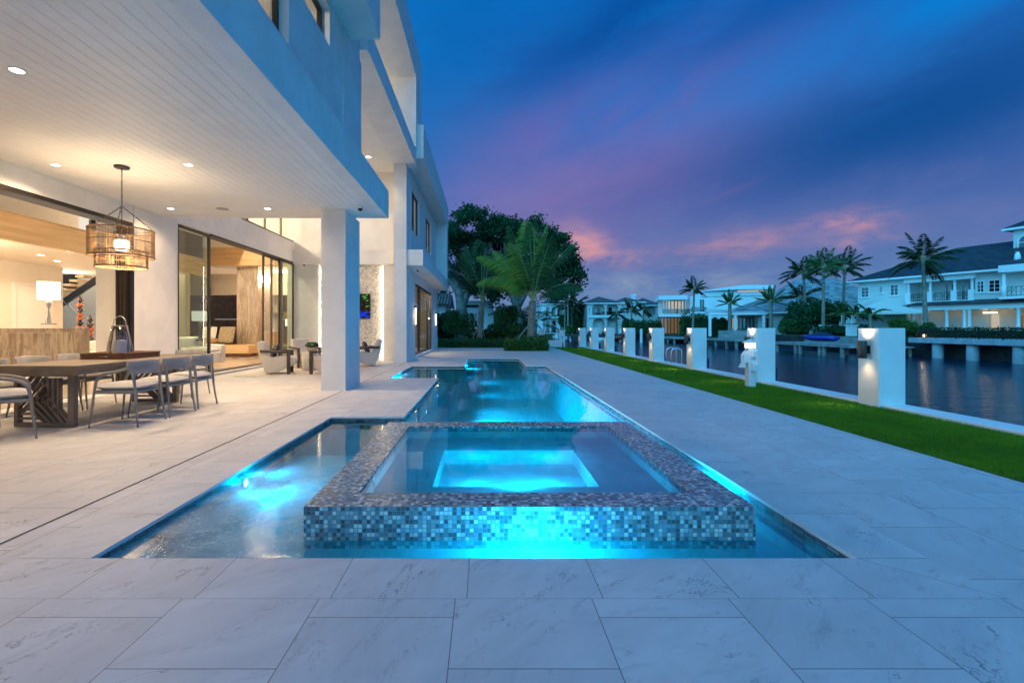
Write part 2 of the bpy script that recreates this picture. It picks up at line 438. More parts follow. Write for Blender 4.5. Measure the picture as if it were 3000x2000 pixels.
M['pool_water']=water_thin('pool_water',(.32,.84,.93),2.2,.10,.02,foam=True)
M['spa_water']=water_thin('spa_water',(.40,.85,.92),2.0,.05,.02,milk=.19)
def canal():
    m,n=new_mat('canal_water'); x,y,z=n.xyz(n.pos())
    a=n.noise(n.vec(x*.35,y*1.1,z),1.5,4,.6,.3)+n.noise(n.vec(x*.7,y*3.0,z),1.6,3,.6)*.5
    big=n.noise(n.vec(x*.05,y*.12,z),1.0,3,.5)
    c=n.mix(big.ss(.35,.65),(.0,.024,.050),(.0,.042,.082))
    return finish(m,n,n.node('ShaderNodeBsdfPrincipled',{'Base Color':c,'Roughness':.17,'Specular IOR Level':.24,'IOR':1.33,'Normal':n.bump(a,.13,.3)}))
M['canal']=canal()
def glass(name,tint,refl=(1,1,1),k=1.0):
    m,n=new_mat(name); fr=n.node('ShaderNodeFresnel',{'IOR':1.5})
    f=(n.e(fr.outputs[0])*k).clamp()
    tr=n.node('ShaderNodeBsdfTransparent',{'Color':c4(tint)}); gl=n.node('ShaderNodeBsdfGlossy',{'Color':c4(refl),'Roughness':.01})
    mx=n.node('ShaderNodeMixShader',{0:f}); n.nt.links.new(tr.outputs[0],mx.inputs[1]); n.nt.links.new(gl.outputs[0],mx.inputs[2])
    return finish(m,n,mx)
M['glass']=glass('clear_glass',(.93,.96,.95))
M['glass_green']=glass('green_tinted_glass',(.55,.70,.60),k=1.3)
M['glass_dark']=glass('grey_window_glass',(.45,.5,.52),k=1.6)
M['smoke']=glass('smoked_glass',(.93,.93,.94),k=.9)
M['pane_blue']=pm('night_window',(.01,.015,.025),.05,spec=.8,var=0)
WARM=(1.0,.78,.53)
M['lamp']=em('lamp_lens',(1,.86,.66),14)
M['shade']=em('lit_shade',(1,.86,.66),2.6)
M['shade_dim']=em('lit_shade_soft',(1,.88,.72),.9)
M['led']=em('led_strip',(1,.88,.66),6)
M['sconce_glow']=em('sconce_glass',(1,.82,.58),4)
M['pedestal_lamp']=em('pedestal_lantern',(1,.80,.52),3.2)
M['pool_lens']=em('pool_light_lens',(.55,.92,1),9)
M['lit_room']=em('lit_room_far',(1,.66,.34),.55)
M['lit_room_dim']=em('lit_room_far_dim',(1,.62,.32),.16)
M['lit_cream']=em('lit_room_cream',(1,.88,.68),.50)
M['lit_grey']=em('lit_room_grey',(.95,.9,.75),.40)
def tvscreen():
    m,n=new_mat('television_picture'); x,y,z=n.xyz(n.pos())
    P=n.vec(x,0.0,z); a=n.noise(P,5.0,3,.6,.6); b=n.noise(P,11.0,3,.6,.8)
    g=a.ss(.58,.62)*z.gt(1.9); bl=b.ss(.5,.53)*z.lt(1.83)*x.gt(-4.75)
    dots=n.noise(P,24,2).ss(.66,.69)
    c=n.mix(g,(.02,.012,.008),(.10,.45,.07)); c=n.mix(dots*.8,c,(.35,.6,.35)); c=n.mix(bl,c,(.01,.06,.75))
    return finish(m,n,n.node('ShaderNodeEmission',{'Color':c,'Strength':1.0}))
M['tv']=tvscreen()
def artwork():
    m,n=new_mat('ink_art'); P=n.pos(); a=n.noise(P,3.0,4,.6,1.2)
    c=n.mix((1.0-(a-.5).abs().ss(0,.03)),(.78,.68,.55),(.30,.16,.10))
    return finish(m,n,n.node('ShaderNodeBsdfPrincipled',{'Base Color':c,'Roughness':.8}))
M['art']=artwork()
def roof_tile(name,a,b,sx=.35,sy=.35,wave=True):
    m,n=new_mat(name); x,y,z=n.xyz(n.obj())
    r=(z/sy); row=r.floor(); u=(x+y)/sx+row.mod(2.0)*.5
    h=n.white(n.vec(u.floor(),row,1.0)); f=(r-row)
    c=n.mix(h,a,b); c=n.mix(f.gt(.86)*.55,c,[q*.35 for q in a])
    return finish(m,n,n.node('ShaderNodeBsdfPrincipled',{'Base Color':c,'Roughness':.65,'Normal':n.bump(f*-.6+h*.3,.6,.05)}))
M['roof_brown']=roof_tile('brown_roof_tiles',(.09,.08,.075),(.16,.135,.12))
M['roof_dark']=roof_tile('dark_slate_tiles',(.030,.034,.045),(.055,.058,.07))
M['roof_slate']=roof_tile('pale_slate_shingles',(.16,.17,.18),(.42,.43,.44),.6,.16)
M['roof_barrel']=pm('barrel_tile',(.22,.15,.14),.8,var=.3,vs=3)
def hedge_base(): return pm('hedge_core',(.008,.018,.009),.95)
M['hedge_core']=hedge_base()

M['bamboo']=pm('bound_cane',(.16,.09,.045),.7,var=.3,vs=30)
M['string']=pm('natural_string',(.22,.13,.06),.8,var=.25,vs=20)
M['pend_glow']=em('pendant_globe',(1,.82,.55),7)

M['pier']=pm('pier_concrete',(.34,.42,.46),.85,var=.2,vs=1.5)  # darker blue-grey base with random tone
# ---------------------------------------------------------------- ground, deck, pool
ZW=-.055                                          # pool water level
PX0,PX1,PXM=-2.07,1.96,-1.09                      # pool edges in x
AX0=-2.28                                         # alcove edge
NX0,NX1=-.62,1.35                                 # far bay
Y0,YP0,YP1,YF,YN=2.54,6.56,11.65,15.4,19.1
def in_pool(x,y):
    if PX0<x<PX1 and Y0<y<YP0: return True
    if PXM<x<PX1 and YP0<=y<YF: return True
    if AX0<x<=PXM and YP1<y<YF: return True
    if NX0<x<NX1 and YF<=y<YN: return True
    return False
def floor_z(x,y):
    if y<5.6 and x<PXM+.02: return ZW-(.17 if y<5.43 else .50)
    if y<5.6 and x>1.6: return ZW-.19
    if y<2.9: return ZW-.17
    if y<5.6: return ZW-.17
    if y<YP0 and x<PXM: return ZW-.50
    if y>=YF: return ZW-.22 if y>17.2 else ZW-.40
    if x<PXM and y>YP1: return ZW-(.20 if x<-1.75 else .45)
    return ZW-1.0
xs=[PX0,AX0,-1.75,PXM,-1.075,NX0,NX1,1.62,PX1]; ys=[Y0,2.88,5.43,5.48,YP0,YP1,YF,17.2,YN]
COPW=.38
# deck slabs: grid of flat cells outside the pool, its coping, the planter
dx=sorted(set([-6.8,4.226,1.16,3.33,PX0-COPW,PX1+COPW]+xs)); dy=sorted(set([-7.0,Y0-COPW,25.2,29.3,YF+.0]+ys))
def in_cop(x,y):
    return (PX0-COPW<x<PX1+COPW and Y0-COPW<y<Y0)
def in_cops(x,y):
    return (PX0-COPW<x<PX0 and Y0<y<YP0) or (PX1<x<PX1+COPW and Y0<y<YF)
deck,cf,cs=MB(),MB(),MB()
for i in range(len(dx)-1):
    for j in range(len(dy)-1):
        a,b,c,d=dx[i],dx[i+1],dy[j],dy[j+1]; mx,my=(a+b)/2,(c+d)/2
        if in_pool(mx,my): continue
        if 1.16<mx<3.33 and my>25.2: continue
        if in_cop(mx,my) and (b<=PX0+1e-6 or a>=PX1-1e-6):      # mitred corner of the coping
            if b<=PX0+1e-6: cf.add([(a,c,0),(b,c,0),(b,d,0)],[(0,1,2)]); cs.add([(a,c,0),(b,d,0),(a,d,0)],[(0,1,2)])
            else: cf.add([(a,c,0),(b,c,0),(a,d,0)],[(0,1,2)]); cs.add([(b,c,0),(b,d,0),(a,d,0)],[(0,1,2)])
            continue
        t=cf if in_cop(mx,my) else (cs if in_cops(mx,my) else deck)
        t.quad((a,c,0),(b,c,0),(b,d,0),(a,d,0))
deck.build('deck_paving',M['deck'],kind='structure')
for (p,q) in (((PX0-COPW,Y0-COPW),(PX0,Y0)),((PX1+COPW,Y0-COPW),(PX1,Y0))):
    u=(Vector(q)-Vector(p)).normalized(); w_=Vector((-u.y,u.x))*.002; jm=MB(); P_,Q_=Vector(p),Vector(q)
    jm.quad((*(P_-w_),.0012),(*(Q_-w_),.0012),(*(Q_+w_),.0012),(*(P_+w_),.0012)); jm.build('mitre_joint_floor',M['gap'],kind='structure')
cf.build('pool_coping_paving',M['coping_front'],kind='structure')
cs.build('pool_coping_paving',M['coping_side'],kind='structure')
dr=MB(); dr.box(-2.714,-2.702,-7,9.26,.001,.004); dr.box(-2.714,-2.702,10.4,16.8,.001,.004)
dr.build('slot_drain_floor',M['soft_black'],kind='structure')
# pool shell
pool=thing('swimming_pool','long blue-lit swimming pool sunk in the marble deck','pool',(0,2.54,-.6))
fl,wl,bd=MB(),MB(),MB()
gx=sorted(set(xs)); gy=sorted(set(ys))
def lvl(i,j):
    if i<0 or j<0 or i>=len(gx)-1 or j>=len(gy)-1: return None
    x,y=(gx[i]+gx[i+1])/2,(gy[j]+gy[j+1])/2
    return floor_z(x,y) if in_pool(x,y) else None
EDGE=[]
for i in range(-1,len(gx)):
    for j in range(-1,len(gy)):
        z=lvl(i,j)
        if z is not None:
            fl.quad((gx[i],gy[j],z),(gx[i+1],gy[j],z),(gx[i+1],gy[j+1],z),(gx[i],gy[j+1],z))
        for di,dj in ((1,0),(0,1)):
            zz=lvl(i+di,j+dj)
            if z==zz: continue
            if di:
                if not 0<=j<len(gy)-1: continue
                p,q=(gx[i+1],gy[j]),(gx[i+1],gy[j+1])
            else:
                if not 0<=i<len(gx)-1: continue
                p,q=(gx[i],gy[j+1]),(gx[i+1],gy[j+1])
            if z is not None and zz is not None:
                a,b=min(z,zz),max(z,zz); wl.quad((*p,a),(*q,a),(*q,b),(*p,b))
            else:
                a=z if z is not None else zz
                wl.quad((*p,a),(*q,a),(*q,-.16),(*p,-.16)); bd.quad((*p,-.16),(*q,-.16),(*q,-.022),(*p,-.022))
                EDGE.append((p,q))
fl.build('pool_floor',M['plaster_pool'],pool,True); wl.build('pool_wall',M['plaster_pool'],pool,True)
bd.build('waterline_tile',M['bandtile'],pool,True)
lip=MB()
for p,q in EDGE: lip.quad((*p,-.022),(*q,-.022),(*q,0),(*p,0))
lip.build('stone_lip',M['smooth_white'],pool,True)
w=MB()
for i in range(len(gx)-1):
    for j in range(len(gy)-1):
        mx,my=(gx[i]+gx[i+1])/2,(gy[j]+gy[j+1])/2
        if in_pool(mx,my) and not (-1.075<mx<1.62 and 2.88<my<5.48):
            w.quad((gx[i],gy[j],ZW),(gx[i+1],gy[j],ZW),(gx[i+1],gy[j+1],ZW),(gx[i],gy[j+1],ZW))
w.build('pool_water',M['pool_water'],kind='structure')
# pool lights: a fixture in the wall and a real light in front of it
CY_=(.0,.52,1.0)
def add_light(kind,loc,energy,col,parent=None,size=.05,spot=None,rot=None,blend=.5):
    l=bpy.data.lights.new('bulb',kind); l.energy=energy; l.color=col
    if kind=='AREA': l.size=size
    else: l.shadow_soft_size=size
    if spot: l.spot_size=spot; l.spot_blend=blend
    o=bpy.data.objects.new('bulb',l); COL.objects.link(o)
    if parent:
        o.parent=parent; q=parent
        while q.parent: q=q.parent
        loc=Vector(loc)-q.location
    o.location=loc
    if rot: o.rotation_euler=rot
    return o
def aim(o,d): o.rotation_euler=Vector(d).to_track_quat('-Z','Y').to_euler()
def pool_light(p,d,e,r=.045,off=.12,parent=None,size=.04,dn=-.45,cone=130):
    parent=parent or pool; d=Vector(d); p=Vector(p)
    m=MB(); ring=MB(); ax='x' if abs(d.x)>.5 else 'y'
    s=1 if (d.x+d.y)>0 else -1
    pts=[p+d*.004,p+d*.012]
    m.tube([p+d*.002,p+d*.010],r,20); ring.torus(p+d*.006,r+.012,.012,24,6,M=Vector((0,0,1)).rotation_difference(d).to_matrix())
    f=ring.build('pool_light_fixture',M['chrome'],parent,True); m.build('lens',M['pool_lens'],f,True)
    l=add_light('SPOT' if cone else 'POINT',p+d*off,e,CY_,parent,size,math.radians(cone) if cone else None,None,.3)
    if cone: aim(l,d+Vector((0,0,dn)))
PLE=15
pool_light((PX0,4.18,ZW-.075),(1,0,0),PLE*1.9,.035,.22,None,.06,.0,176); add_light('POINT',(PX0+.10,4.18,ZW-.06),PLE*.45,CY_,pool,.04)
pool_light((.31,Y0,ZW-.085),(0,1,0),PLE*3.1,.045,.12,None,.05,0,0)
pool_light((PX1,4.10,ZW-.085),(-1,0,0),PLE*2.0,.03,.16,None,.05,0,0)
for yy,ee in ((7.2,17),(9.02,20),(11.1,24)): pool_light((PXM,yy,ZW-.30),(1,0,0),PLE*ee,.04,.9,None,.2,-.30,168)
pool_light((AX0,13.1,ZW-.09),(1,0,0),PLE*1.6,.045,.15,None,.05,0,0)
pool_light((NX0,17.5,ZW-.10),(1,0,0),PLE*1.8,.045,.15,None,.05,0,0)
# raised spa
spa=thing('raised_spa','raised square spa clad in grey and blue glass mosaic','hot tub',(.27,4.18,-.22))
SX0,SX1,SY0,SY1,SZ=-1.075,1.62,2.88,5.48,.145; T=.245
IX0,IX1,IY0,IY1=SX0+T+.02,SX1-T-.03,SY0+T,SY1-T
m=MB(); zb=ZW-.05
m.quad((SX0,SY0,zb),(SX1,SY0,zb),(SX1,SY0,SZ),(SX0,SY0,SZ)); m.quad((SX1,SY0,zb),(SX1,SY1,zb),(SX1,SY1,SZ),(SX1,SY0,SZ))
m.quad((SX1,SY1,-.7),(SX0,SY1,-.7),(SX0,SY1,SZ),(SX1,SY1,SZ)); m.quad((SX0,SY1,-.7),(SX0,SY0,-.7),(SX0,SY0,SZ),(SX0,SY1,SZ))
for (a,b,c,d) in ((SX0,SX1,SY0,IY0),(SX0,SX1,IY1,SY1),(SX0,IX0,IY0,IY1),(IX1,SX1,IY0,IY1)):
    m.quad((a,c,SZ),(b,c,SZ),(b,d,SZ),(a,d,SZ))
ti=.085
for p,q in (((IX0,IY0),(IX1,IY0)),((IX1,IY0),(IX1,IY1)),((IX1,IY1),(IX0,IY1)),((IX0,IY1),(IX0,IY0))):
    m.quad((*p,ti),(*q,ti),(*q,SZ),(*p,SZ))
m.build('tiled_surround',M['mosaic'],spa,True)
s2=MB()
for (p,q) in (((SX0,SY0),(SX1,SY0)),((SX1,SY0),(SX1,SY1)),((SX0,SY1),(SX0,SY0))): s2.quad((*p,-.7),(*q,-.7),(*q,zb),(*p,zb))
s2.build('plaster_footing',M['plaster_pool'],spa,True)
SE=.02; FX0,FX1,FY0,FY1=-.385,.865,3.62,4.70; FZ=-.115
s=MB()
for p,q in (((IX0,IY0),(IX1,IY0)),((IX1,IY0),(IX1,IY1)),((IX1,IY1),(IX0,IY1)),((IX0,IY1),(IX0,IY0))):
    s.quad((*p,SE),(*q,SE),(*q,ti),(*p,ti))
for (a,b,c,d) in ((IX0,IX1,IY0,FY0),(IX0,IX1,FY1,IY1),(IX0,FX0,FY0,FY1),(FX1,IX1,FY0,FY1)):
    s.quad((a,c,SE),(b,c,SE),(b,d,SE),(a,d,SE))
for p,q in (((FX0,FY0),(FX1,FY0)),((FX1,FY0),(FX1,FY1)),((FX1,FY1),(FX0,FY1)),((FX0,FY1),(FX0,FY0))):
    s.quad((*p,FZ),(*q,FZ),(*q,SE),(*p,SE))
s.quad((FX0,FY0,FZ),(FX1,FY0,FZ),(FX1,FY1,FZ),(FX0,FY1,FZ))
s.build('bench_basin',M['plaster_pool'],spa,True)
g=MB()
gp=[(-.14+.05*math.cos(a)+ (0.73 if math.cos(a)>0 else 0),4.08+.05*math.sin(a)) for a in [2*PI*k/24 for k in range(24)]]
gp=[(.585+.05*math.cos(a),4.08+.05*math.sin(a)) for a in np.linspace(-PI/2,PI/2,9)]+[(-.085+.05*math.cos(a),4.08+.05*math.sin(a)) for a in np.linspace(PI/2,3*PI/2,9)]
g.prism(gp,FZ+.001,FZ+.012); go=g.build('drain_grate',M['grate'],spa,True)
sl=MB()
for k in range(52): sl.box(-.09+k*.013,-.09+k*.013+.005,4.04,4.12,FZ+.0125,FZ+.0128)
sl.build('slot',M['soft_black'],go,True)
for jx,jy in ((IX1-.003,3.6),(IX1-.003,4.4),(IX0+.003,3.55),(IX0+.003,4.4)):
    j=MB(); j.tube([(jx,jy,.055),(jx+(.008 if jx<0 else -.008),jy,.055)],.02,14); j.build('jet_nozzle',M['pvc'],spa,True)
sw=MB(); sw.quad((IX0,IY0,.134),(IX1,IY0,.134),(IX1,IY1,.134),(IX0,IY1,.134)); sw.build('spa_water',M['spa_water'],kind='structure')
for qx in (-.06,.54): pool_light((qx,FY0,-.045),(0,1,0),13,.03,.42,spa,.14,0,0)
pool_light((.24,IY0,.06),(0,1,0),50,.025,.06,spa,.03,-.2,170)

# turf strip, seawall, canal, land
gb=MB(); gb.quad((4.226,-7,-.012),(6.0,-7,-.012),(6.0,29.3,-.012),(4.226,29.3,-.012)); gb.build('turf_ground',M['turf_base'],kind='structure')
def turf():
    # density falls with distance; blades grow a little wider far away so they still cover
    Vs=[];n=0
    for (ya,yb,dens,wid,hh) in ((3.3,6,15000,.0035,.026),(6,9,9000,.0045,.027),(9,14,4200,.006,.028),(14,20,2200,.009,.03),(20,29.3,1100,.013,.032)):
        k=int((yb-ya)*1.76*dens); x=rng.uniform(4.215,5.99,k); y=rng.uniform(ya,yb,k)
        a=rng.uniform(0,2*PI,k); h=hh*rng.uniform(.55,1.25,k); lean=rng.normal(0,.012,(k,2)); w=wid*rng.uniform(.7,1.3,k)
        b=np.stack([x,y,np.full(k,-.012)],1); d=np.stack([np.cos(a)*w,np.sin(a)*w,np.zeros(k)],1)
        t=b+np.stack([lean[:,0],lean[:,1],h+.012],1)
        Vs.append(np.stack([b-d,b+d,t],1).reshape(-1,3))
    V=np.concatenate(Vs); Q=np.arange(len(V)).reshape(-1,3)
    o=arr_obj('grass',V,Q,M['grass']); o['kind']='stuff'; tag(o,'bright green turf strip between the marble deck and the seawall','grass')
turf()
ec=MB(); ec.box(4.218,4.228,-7,29.3,-.02,.0045); ec.build('turf_edging_kerb',M['soil'],kind='structure')
sea=MB(); sea.box(6.0,6.32,-7,31,-1.6,.012); sea.box(5.995,6.40,-7,31,.0125,.05,.008)
so=sea.build('seawall',M['concrete']); tag(so,'white capped concrete seawall along the turf','seawall')
so.data.materials[0]=M['house_white']
wt=MB(); wt.quad((6.1,-60,-1.1),(160,-60,-1.1),(160,140,-1.1),(6.1,140,-1.1)); wt.quad((4.5,30,-1.1),(6.1,30,-1.1),(6.1,140,-1.1),(4.5,140,-1.1))
wt.build('canal_water',M['canal'],kind='structure')
# ground under the house side, neighbour land, far shore
ld=MB()
def slab(poly,z,t=1.6):
    ld.prism(poly,z-t,z)
slab([(-60,-40),(-6.8,-40),(-6.8,29.3),(-60,29.3)],-.03)
slab([(-60,29.3),(4.4,29.3),(4.4,96),(-60,96)],-.03)
slab([(4.226,-40),(4.226,-7),(6.3,-7),(6.3,-40)],-.03)
slab([(-6.8,-40),(4.226,-40),(4.226,-7),(-6.8,-7)],-.03)
ld.build('land_ground',M['lawn_far'],kind='structure')
ld=MB()
slab([(35.6,-60),(240,-60),(240,59),(35.6,59)],.40,2.2)
slab([(31.5,59),(240,59),(240,86),(31.5,86)],.05,2.0)
slab([(14,90),(31.5,86),(240,86),(240,230),(-60,230),(-60,96),(4.4,96),(9,92)],-.02,2.0)
ld.build('far_shore_ground',M['lawn_far'],kind='structure')
pl=MB(); pl.quad((-2.6,29.3,-.02),(4.2,29.3,-.02),(4.2,33,-.02),(-2.6,33,-.02)); pl.quad((1.16,25.2,-.02),(3.33,25.2,-.02),(3.33,29.3,-.02),(1.16,29.3,-.02))
pl.build('planting_bed_ground',M['soil'],kind='structure')
bw=MB()
bw.prism([(35.3,-60),(35.6,-60),(35.6,59),(35.3,59)],-1.7,.30); bw.prism([(31.2,59.1),(31.5,59.1),(31.5,86),(31.2,86)],-1.7,-.05); bw.prism([(13.7,89.8),(31.2,85.8),(31.2,86.1),(13.9,90.1)],-1.7,-.1)
bo=bw.build('bulkhead_wall',M['darkrock']); tag(bo,'dark wet stone bulkhead along the far canal bank','bulkhead')
# ---------------------------------------------------------------- the modern house
house=thing('modern_house','large modern white stucco house with deep overhangs beside the pool','house',(-2.7,10,0))
ST=M['stucco']
def hb(name,mat,*boxes,parent=None,bev=0):
    m=MB()
    for b in boxes: m.box(*b,bev=bev)
    return m.build(name,mat,parent or house,True)
CZ=3.48
# dining side wall with its wide opening
hb('dining_wall',ST,(-6.78,-6.53,-6,8.98,3.16,CZ+.4),(-7.25,-6.53,9.02,10.26,0,CZ+.4))
hb('rear_wall',ST,(-12,-2.2,-6.3,-6.05,0,7.2))
# patio roof: boards between stucco bands
bo=MB(); x=-6.52
while x<-2.19:
    bo.box(x,min(x+.1245,-2.187),-6,9.72,CZ,CZ+.02); x+=.128
bo.build('board_soffit',M['board'],house,True)
hb('soffit_backing',M['gap'],(-6.52,-2.187,-6,9.72,CZ+.021,CZ+.06))
hb('fascia',ST,(-2.187,-1.974,-6,10.0,CZ-.004,4.03),(-6.9,-2.187,9.72,10.0,CZ-.004,4.03))
hb('trim',M['smooth_white'],(-6.53,-6.50,-6,9.70,CZ-.022,CZ-.001))
hb('roof_slab',ST,(-12,-2.19,-6,9.98,3.95,4.05))
# upper wall over the patio, with two windows
uw=MB(); WX0,WX1=-2.82,-2.57
def wallx(m,x0,x1,y0,y1,z0,z1,holes):            # wall in a yz plane with rectangular holes
    ys=sorted(set([y0,y1]+[h[0] for h in holes]+[h[1] for h in holes])); zs=sorted(set([z0,z1]+[h[2] for h in holes]+[h[3] for h in holes]))
    for i in range(len(ys)-1):
        for j in range(len(zs)-1):
            cy,cz=(ys[i]+ys[i+1])/2,(zs[j]+zs[j+1])/2
            if not any(h[0]<cy<h[1] and h[2]<cz<h[3] for h in holes): m.box(x0,x1,ys[i],ys[i+1],zs[j],zs[j+1])
W1=(3.9,6.36,4.92,6.45); W2=(6.9,8.05,5.89,6.52)
wallx(uw,WX0,WX1,-6,9.98,4.03,7.4,[W1,W2])
uw.box(WX1,WX1+.035,8.74,9.98,4.032,6.66)
uw.box(-12,-2.82,9.73,9.98,4.05,7.4)
uw.build('upper_wall',ST,house,True)
def winx(y0,y1,z0,z1,x,mull=(),parent=house,pane=None,fw=.055,dep=.07,back=None,hm=()):
    f=MB(); f.framex(y0,y1,z0,z1,fw,x-dep,x)
    for q in mull: f.box(x-dep+.004,x-.004,q-fw*.5,q+fw*.5,z0+fw,z1-fw)
    for q in hm: f.box(x-dep+.006,x-.006,y0+fw,y1-fw,q-fw*.4,q+fw*.4)
    o=f.build('window',M['bronze'],parent,True)
    p=MB(); p.quad((x-dep*.5,y0+fw,z0+fw),(x-dep*.5,y1-fw,z0+fw),(x-dep*.5,y1-fw,z1-fw),(x-dep*.5,y0+fw,z1-fw)); p.build('pane',pane or M['glass'],o,True)
    return o
winx(*W1,-2.70); winx(*W2,-2.70)
hb('upper_room_wall',M['warm_wall'],(-5.3,-5.2,2,9.7,4.05,7.3),(-5.2,-2.83,9.6,9.72,4.05,7.3),(-5.2,-2.83,2,2.1,4.05,7.3),(-5.2,-2.83,2.1,9.6,7.2,7.3))
n=46
for (ya,yb) in ((4.0,5.4),(6.95,7.3)):
    cu=MB(); pts=[(-2.98+.03*math.sin(i*1.9),ya+(yb-ya)*i/n) for i in range(n+1)]
    for a,b in zip(pts[:-1],pts[1:]): cu.quad((a[0],a[1],4.2),(b[0],b[1],4.2),(b[0],b[1],6.9),(a[0],a[1],6.9),True)
    cu.build('curtain',M['whitefab'],house,True)
add_light('POINT',(-4.2,6.2,6.6),140,(1,.86,.66),house,.2)
# overhang above
hb('cornice',ST,(-12,-1.97,-6,9.17,6.68,7.7))
# loggia: glazed wall, back wall, column, double height ceiling
GX=-7.0
gw=MB(); wallx(gw,GX-.25,GX,10.26,18.2,3.625,7.0,[(12.9,18.19,4.35,6.75)]); gw.box(GX-.25,GX,10.26,11.04,0,3.625)
gw.build('loggia_wall',ST,house,True)
hb('loggia_back_wall',ST,(-7.3,-6.12,17.92,18.2,0,3.54),(-3.74,-2.72,17.92,18.2,0,3.54),(-6.12,-3.74,18.0,18.2,0,3.54),(-7.3,-2.72,17.92,18.2,4.07,7.2))
hb('band_beam',ST,(-7.0,-3.16,17.70,18.2,3.54,4.07))
pw=hb('pebble_wall',M['pebble'],(-6.08,-3.78,17.86,17.97,0,3.50))
hb('led_strip',M['led'],(-6.105,-6.085,17.93,17.95,.02,3.5),parent=pw); hb('led_strip',M['led'],(-3.775,-3.755,17.93,17.95,.02,3.5),parent=pw)
for lx in (-6.11,-3.75):
    l=add_light('AREA',(lx,17.84,1.76),22,WARM,pw,.1); l.data.shape='RECTANGLE'; l.data.size=3.4; l.data.size_y=.04
    aim(l,(1 if lx<-5 else -1,.35,0)); l.rotation_euler=Vector((1 if lx<-5 else -1,.30,0)).to_track_quat('-Z','X').to_euler()
hb('loggia_column',ST,(-3.16,-2.71,16.87,17.70,0,6.96))
hb('patio_column',ST,(-3.135,-2.67,9.30,10.37,0,CZ-.005))
cb=MB(); x=-7.0
while x<-3.2:
    cb.box(x,min(x+.1252,-3.18),10.0,17.92,6.97,6.99); x+=.128
cb.build('board_ceiling',M['board'],house,True)
hb('ceiling_backing',M['gap'],(-7.0,-3.18,10.0,17.92,6.991,7.05))
hb('balcony_beam',ST,(-3.18,-2.40,9.985,17.45,6.95,7.50))
hb('upper_frame',ST,(-9,-2.36,8.9,18.15,9.94,11.1),(-3.12,-2.36,16.8,18.149,7.505,9.935))
hb('terrace_wall',ST,(-6.2,-6.0,9.0,18.1,7.06,9.94),(-6.0,-3.12,17.4,17.6,7.06,9.935),(-6.0,-2.83,8.9,9.0,7.06,9.935))
hb('terrace_floor',M['deck'],(-6.0,-3.18,9.2,17.4,7.055,7.09))
# clerestory and sliding glass
winx(12.95,18.15,4.38,6.72,GX-.08,(14.5,15.67,16.9))
hb('lit_back_wall',M['warm_wall'],(-9.6,-9.5,11.3,18.9,4.45,7.0),parent=house)
def slider(y0,y1,x,pane,z1=3.60,z0=.08):
    f=MB(); f.framex(y0,y1,z0,z1,.075,x-.05,x); o=f.build('sliding_door',M['bronze'],house,True)
    p=MB(); p.quad((x-.025,y0+.075,z0+.075),(x-.025,y1-.075,z0+.075),(x-.025,y1-.075,z1-.075),(x-.025,y0+.075,z1-.075)); p.build('pane',pane,o,True)
slider(11.06,12.42,GX-.03,M['glass_green']); 
slider(15.55,16.9,GX-.10,M['glass']); slider(16.3,17.2,GX-.17,M['glass']); slider(16.62,17.88,GX-.03,M['glass_green'])
hb('door_track',M['bronze'],(GX-.25,GX-.0,12.45,17.9,3.56,3.622),(GX-.25,GX,11.04,17.9,.055,.078),(-6.85,-6.53,-6,8.98,3.10,3.158))
hb('door_jamb',M['bronze'],(-6.80,-6.53,8.92,9.015,.08,3.10))
for k in range(3): hb('stacked_door_panel',M['bronze'],(-6.62-k*.07,-6.57-k*.07,8.85+k*.005,8.915,.10,3.08))
tr=MB()
for k in range(4): tr.box(-6.815+k*.07,-6.79+k*.07,-6,8.9,3.085,3.099)
tr.build('track_groove',M['gap'],house,True)
hb('door_sill',M['smooth_white'],(-6.85,-6.50,-6,9.0,0.0,.05),(-6.52,-6.44,-6,9.0,0,.022),(-7.0,-6.86,11.0,17.9,0,.052))
# interior shell: one tall room, floor, ceilings, far walls
hb('interior_floor',M['int_floor'],(-30,-6.86,-6,10.26,.0,.075),(-30,-7.0,10.26,29,.0,.0745))
WW=M['warm_wall']
hb('interior_ceiling',WW,(-11,-6.8,-6,10.26,5.9,6.0),(-11,-7.25,10.26,29,5.9,6.0),(-15.8,-11.02,-6,18.2,3.23,3.30),(-14.5,-11.0,-6,29,6.6,6.7))
hb('interior_wall',WW,(-14.45,-14.3,-6,16.4,.075,3.23),(-30,-6.8,-6.2,-6.0,0,6),(-14.6,-14.5,-6,22,3.3,6.6))
for b_ in ((-20,-12.9,21.0,21.2,.075,6.5),(-20.2,-20,12,21.2,.075,6.5),(-13.38,-12.5,17.0,17.15,.075,3.23)): hb('stair_hall_wall',M['taupe_wall'],b_)
hb('mezzanine_beam',M['oak'],(-11.02,-10.92,-6,19.2,3.225,3.84),(-11.06,-10.88,-6,19.2,3.845,3.875))
hb('living_room_wall',M['oak'],(-13.0,-7.26,19.30,19.42,3.70,4.42))
hb('living_room_partition',WW,(-13.0,-7.26,19.32,19.40,4.425,5.9),(-10.6,-10.4,23.0,29,.075,3.7))
hb('living_room_ceiling',WW,(-13.0,-7.26,19.43,28,3.68,3.74))
hb('study_wall',M['walnut'],(-16,-4,25.0,25.2,.075,3.68),(-7.4,-7.26,20.6,25,.075,3.68))
hb('study_soffit',M['taupe_wall'],(-14,-7.3,22.3,22.5,2.72,3.68))
hb('mezzanine_balustrade',M['glass'],(-10.985,-10.965,13.5,19,3.88,4.75))
dm=hb('interior_door',M['smooth_white'],(-14.298,-14.26,14.75,16.0,.08,2.52))
hb('door_frame',M['smooth_white'],(-14.298,-14.255,14.62,14.73,.08,2.60),(-14.298,-14.255,14.74,16.1,2.53,2.60),parent=dm)
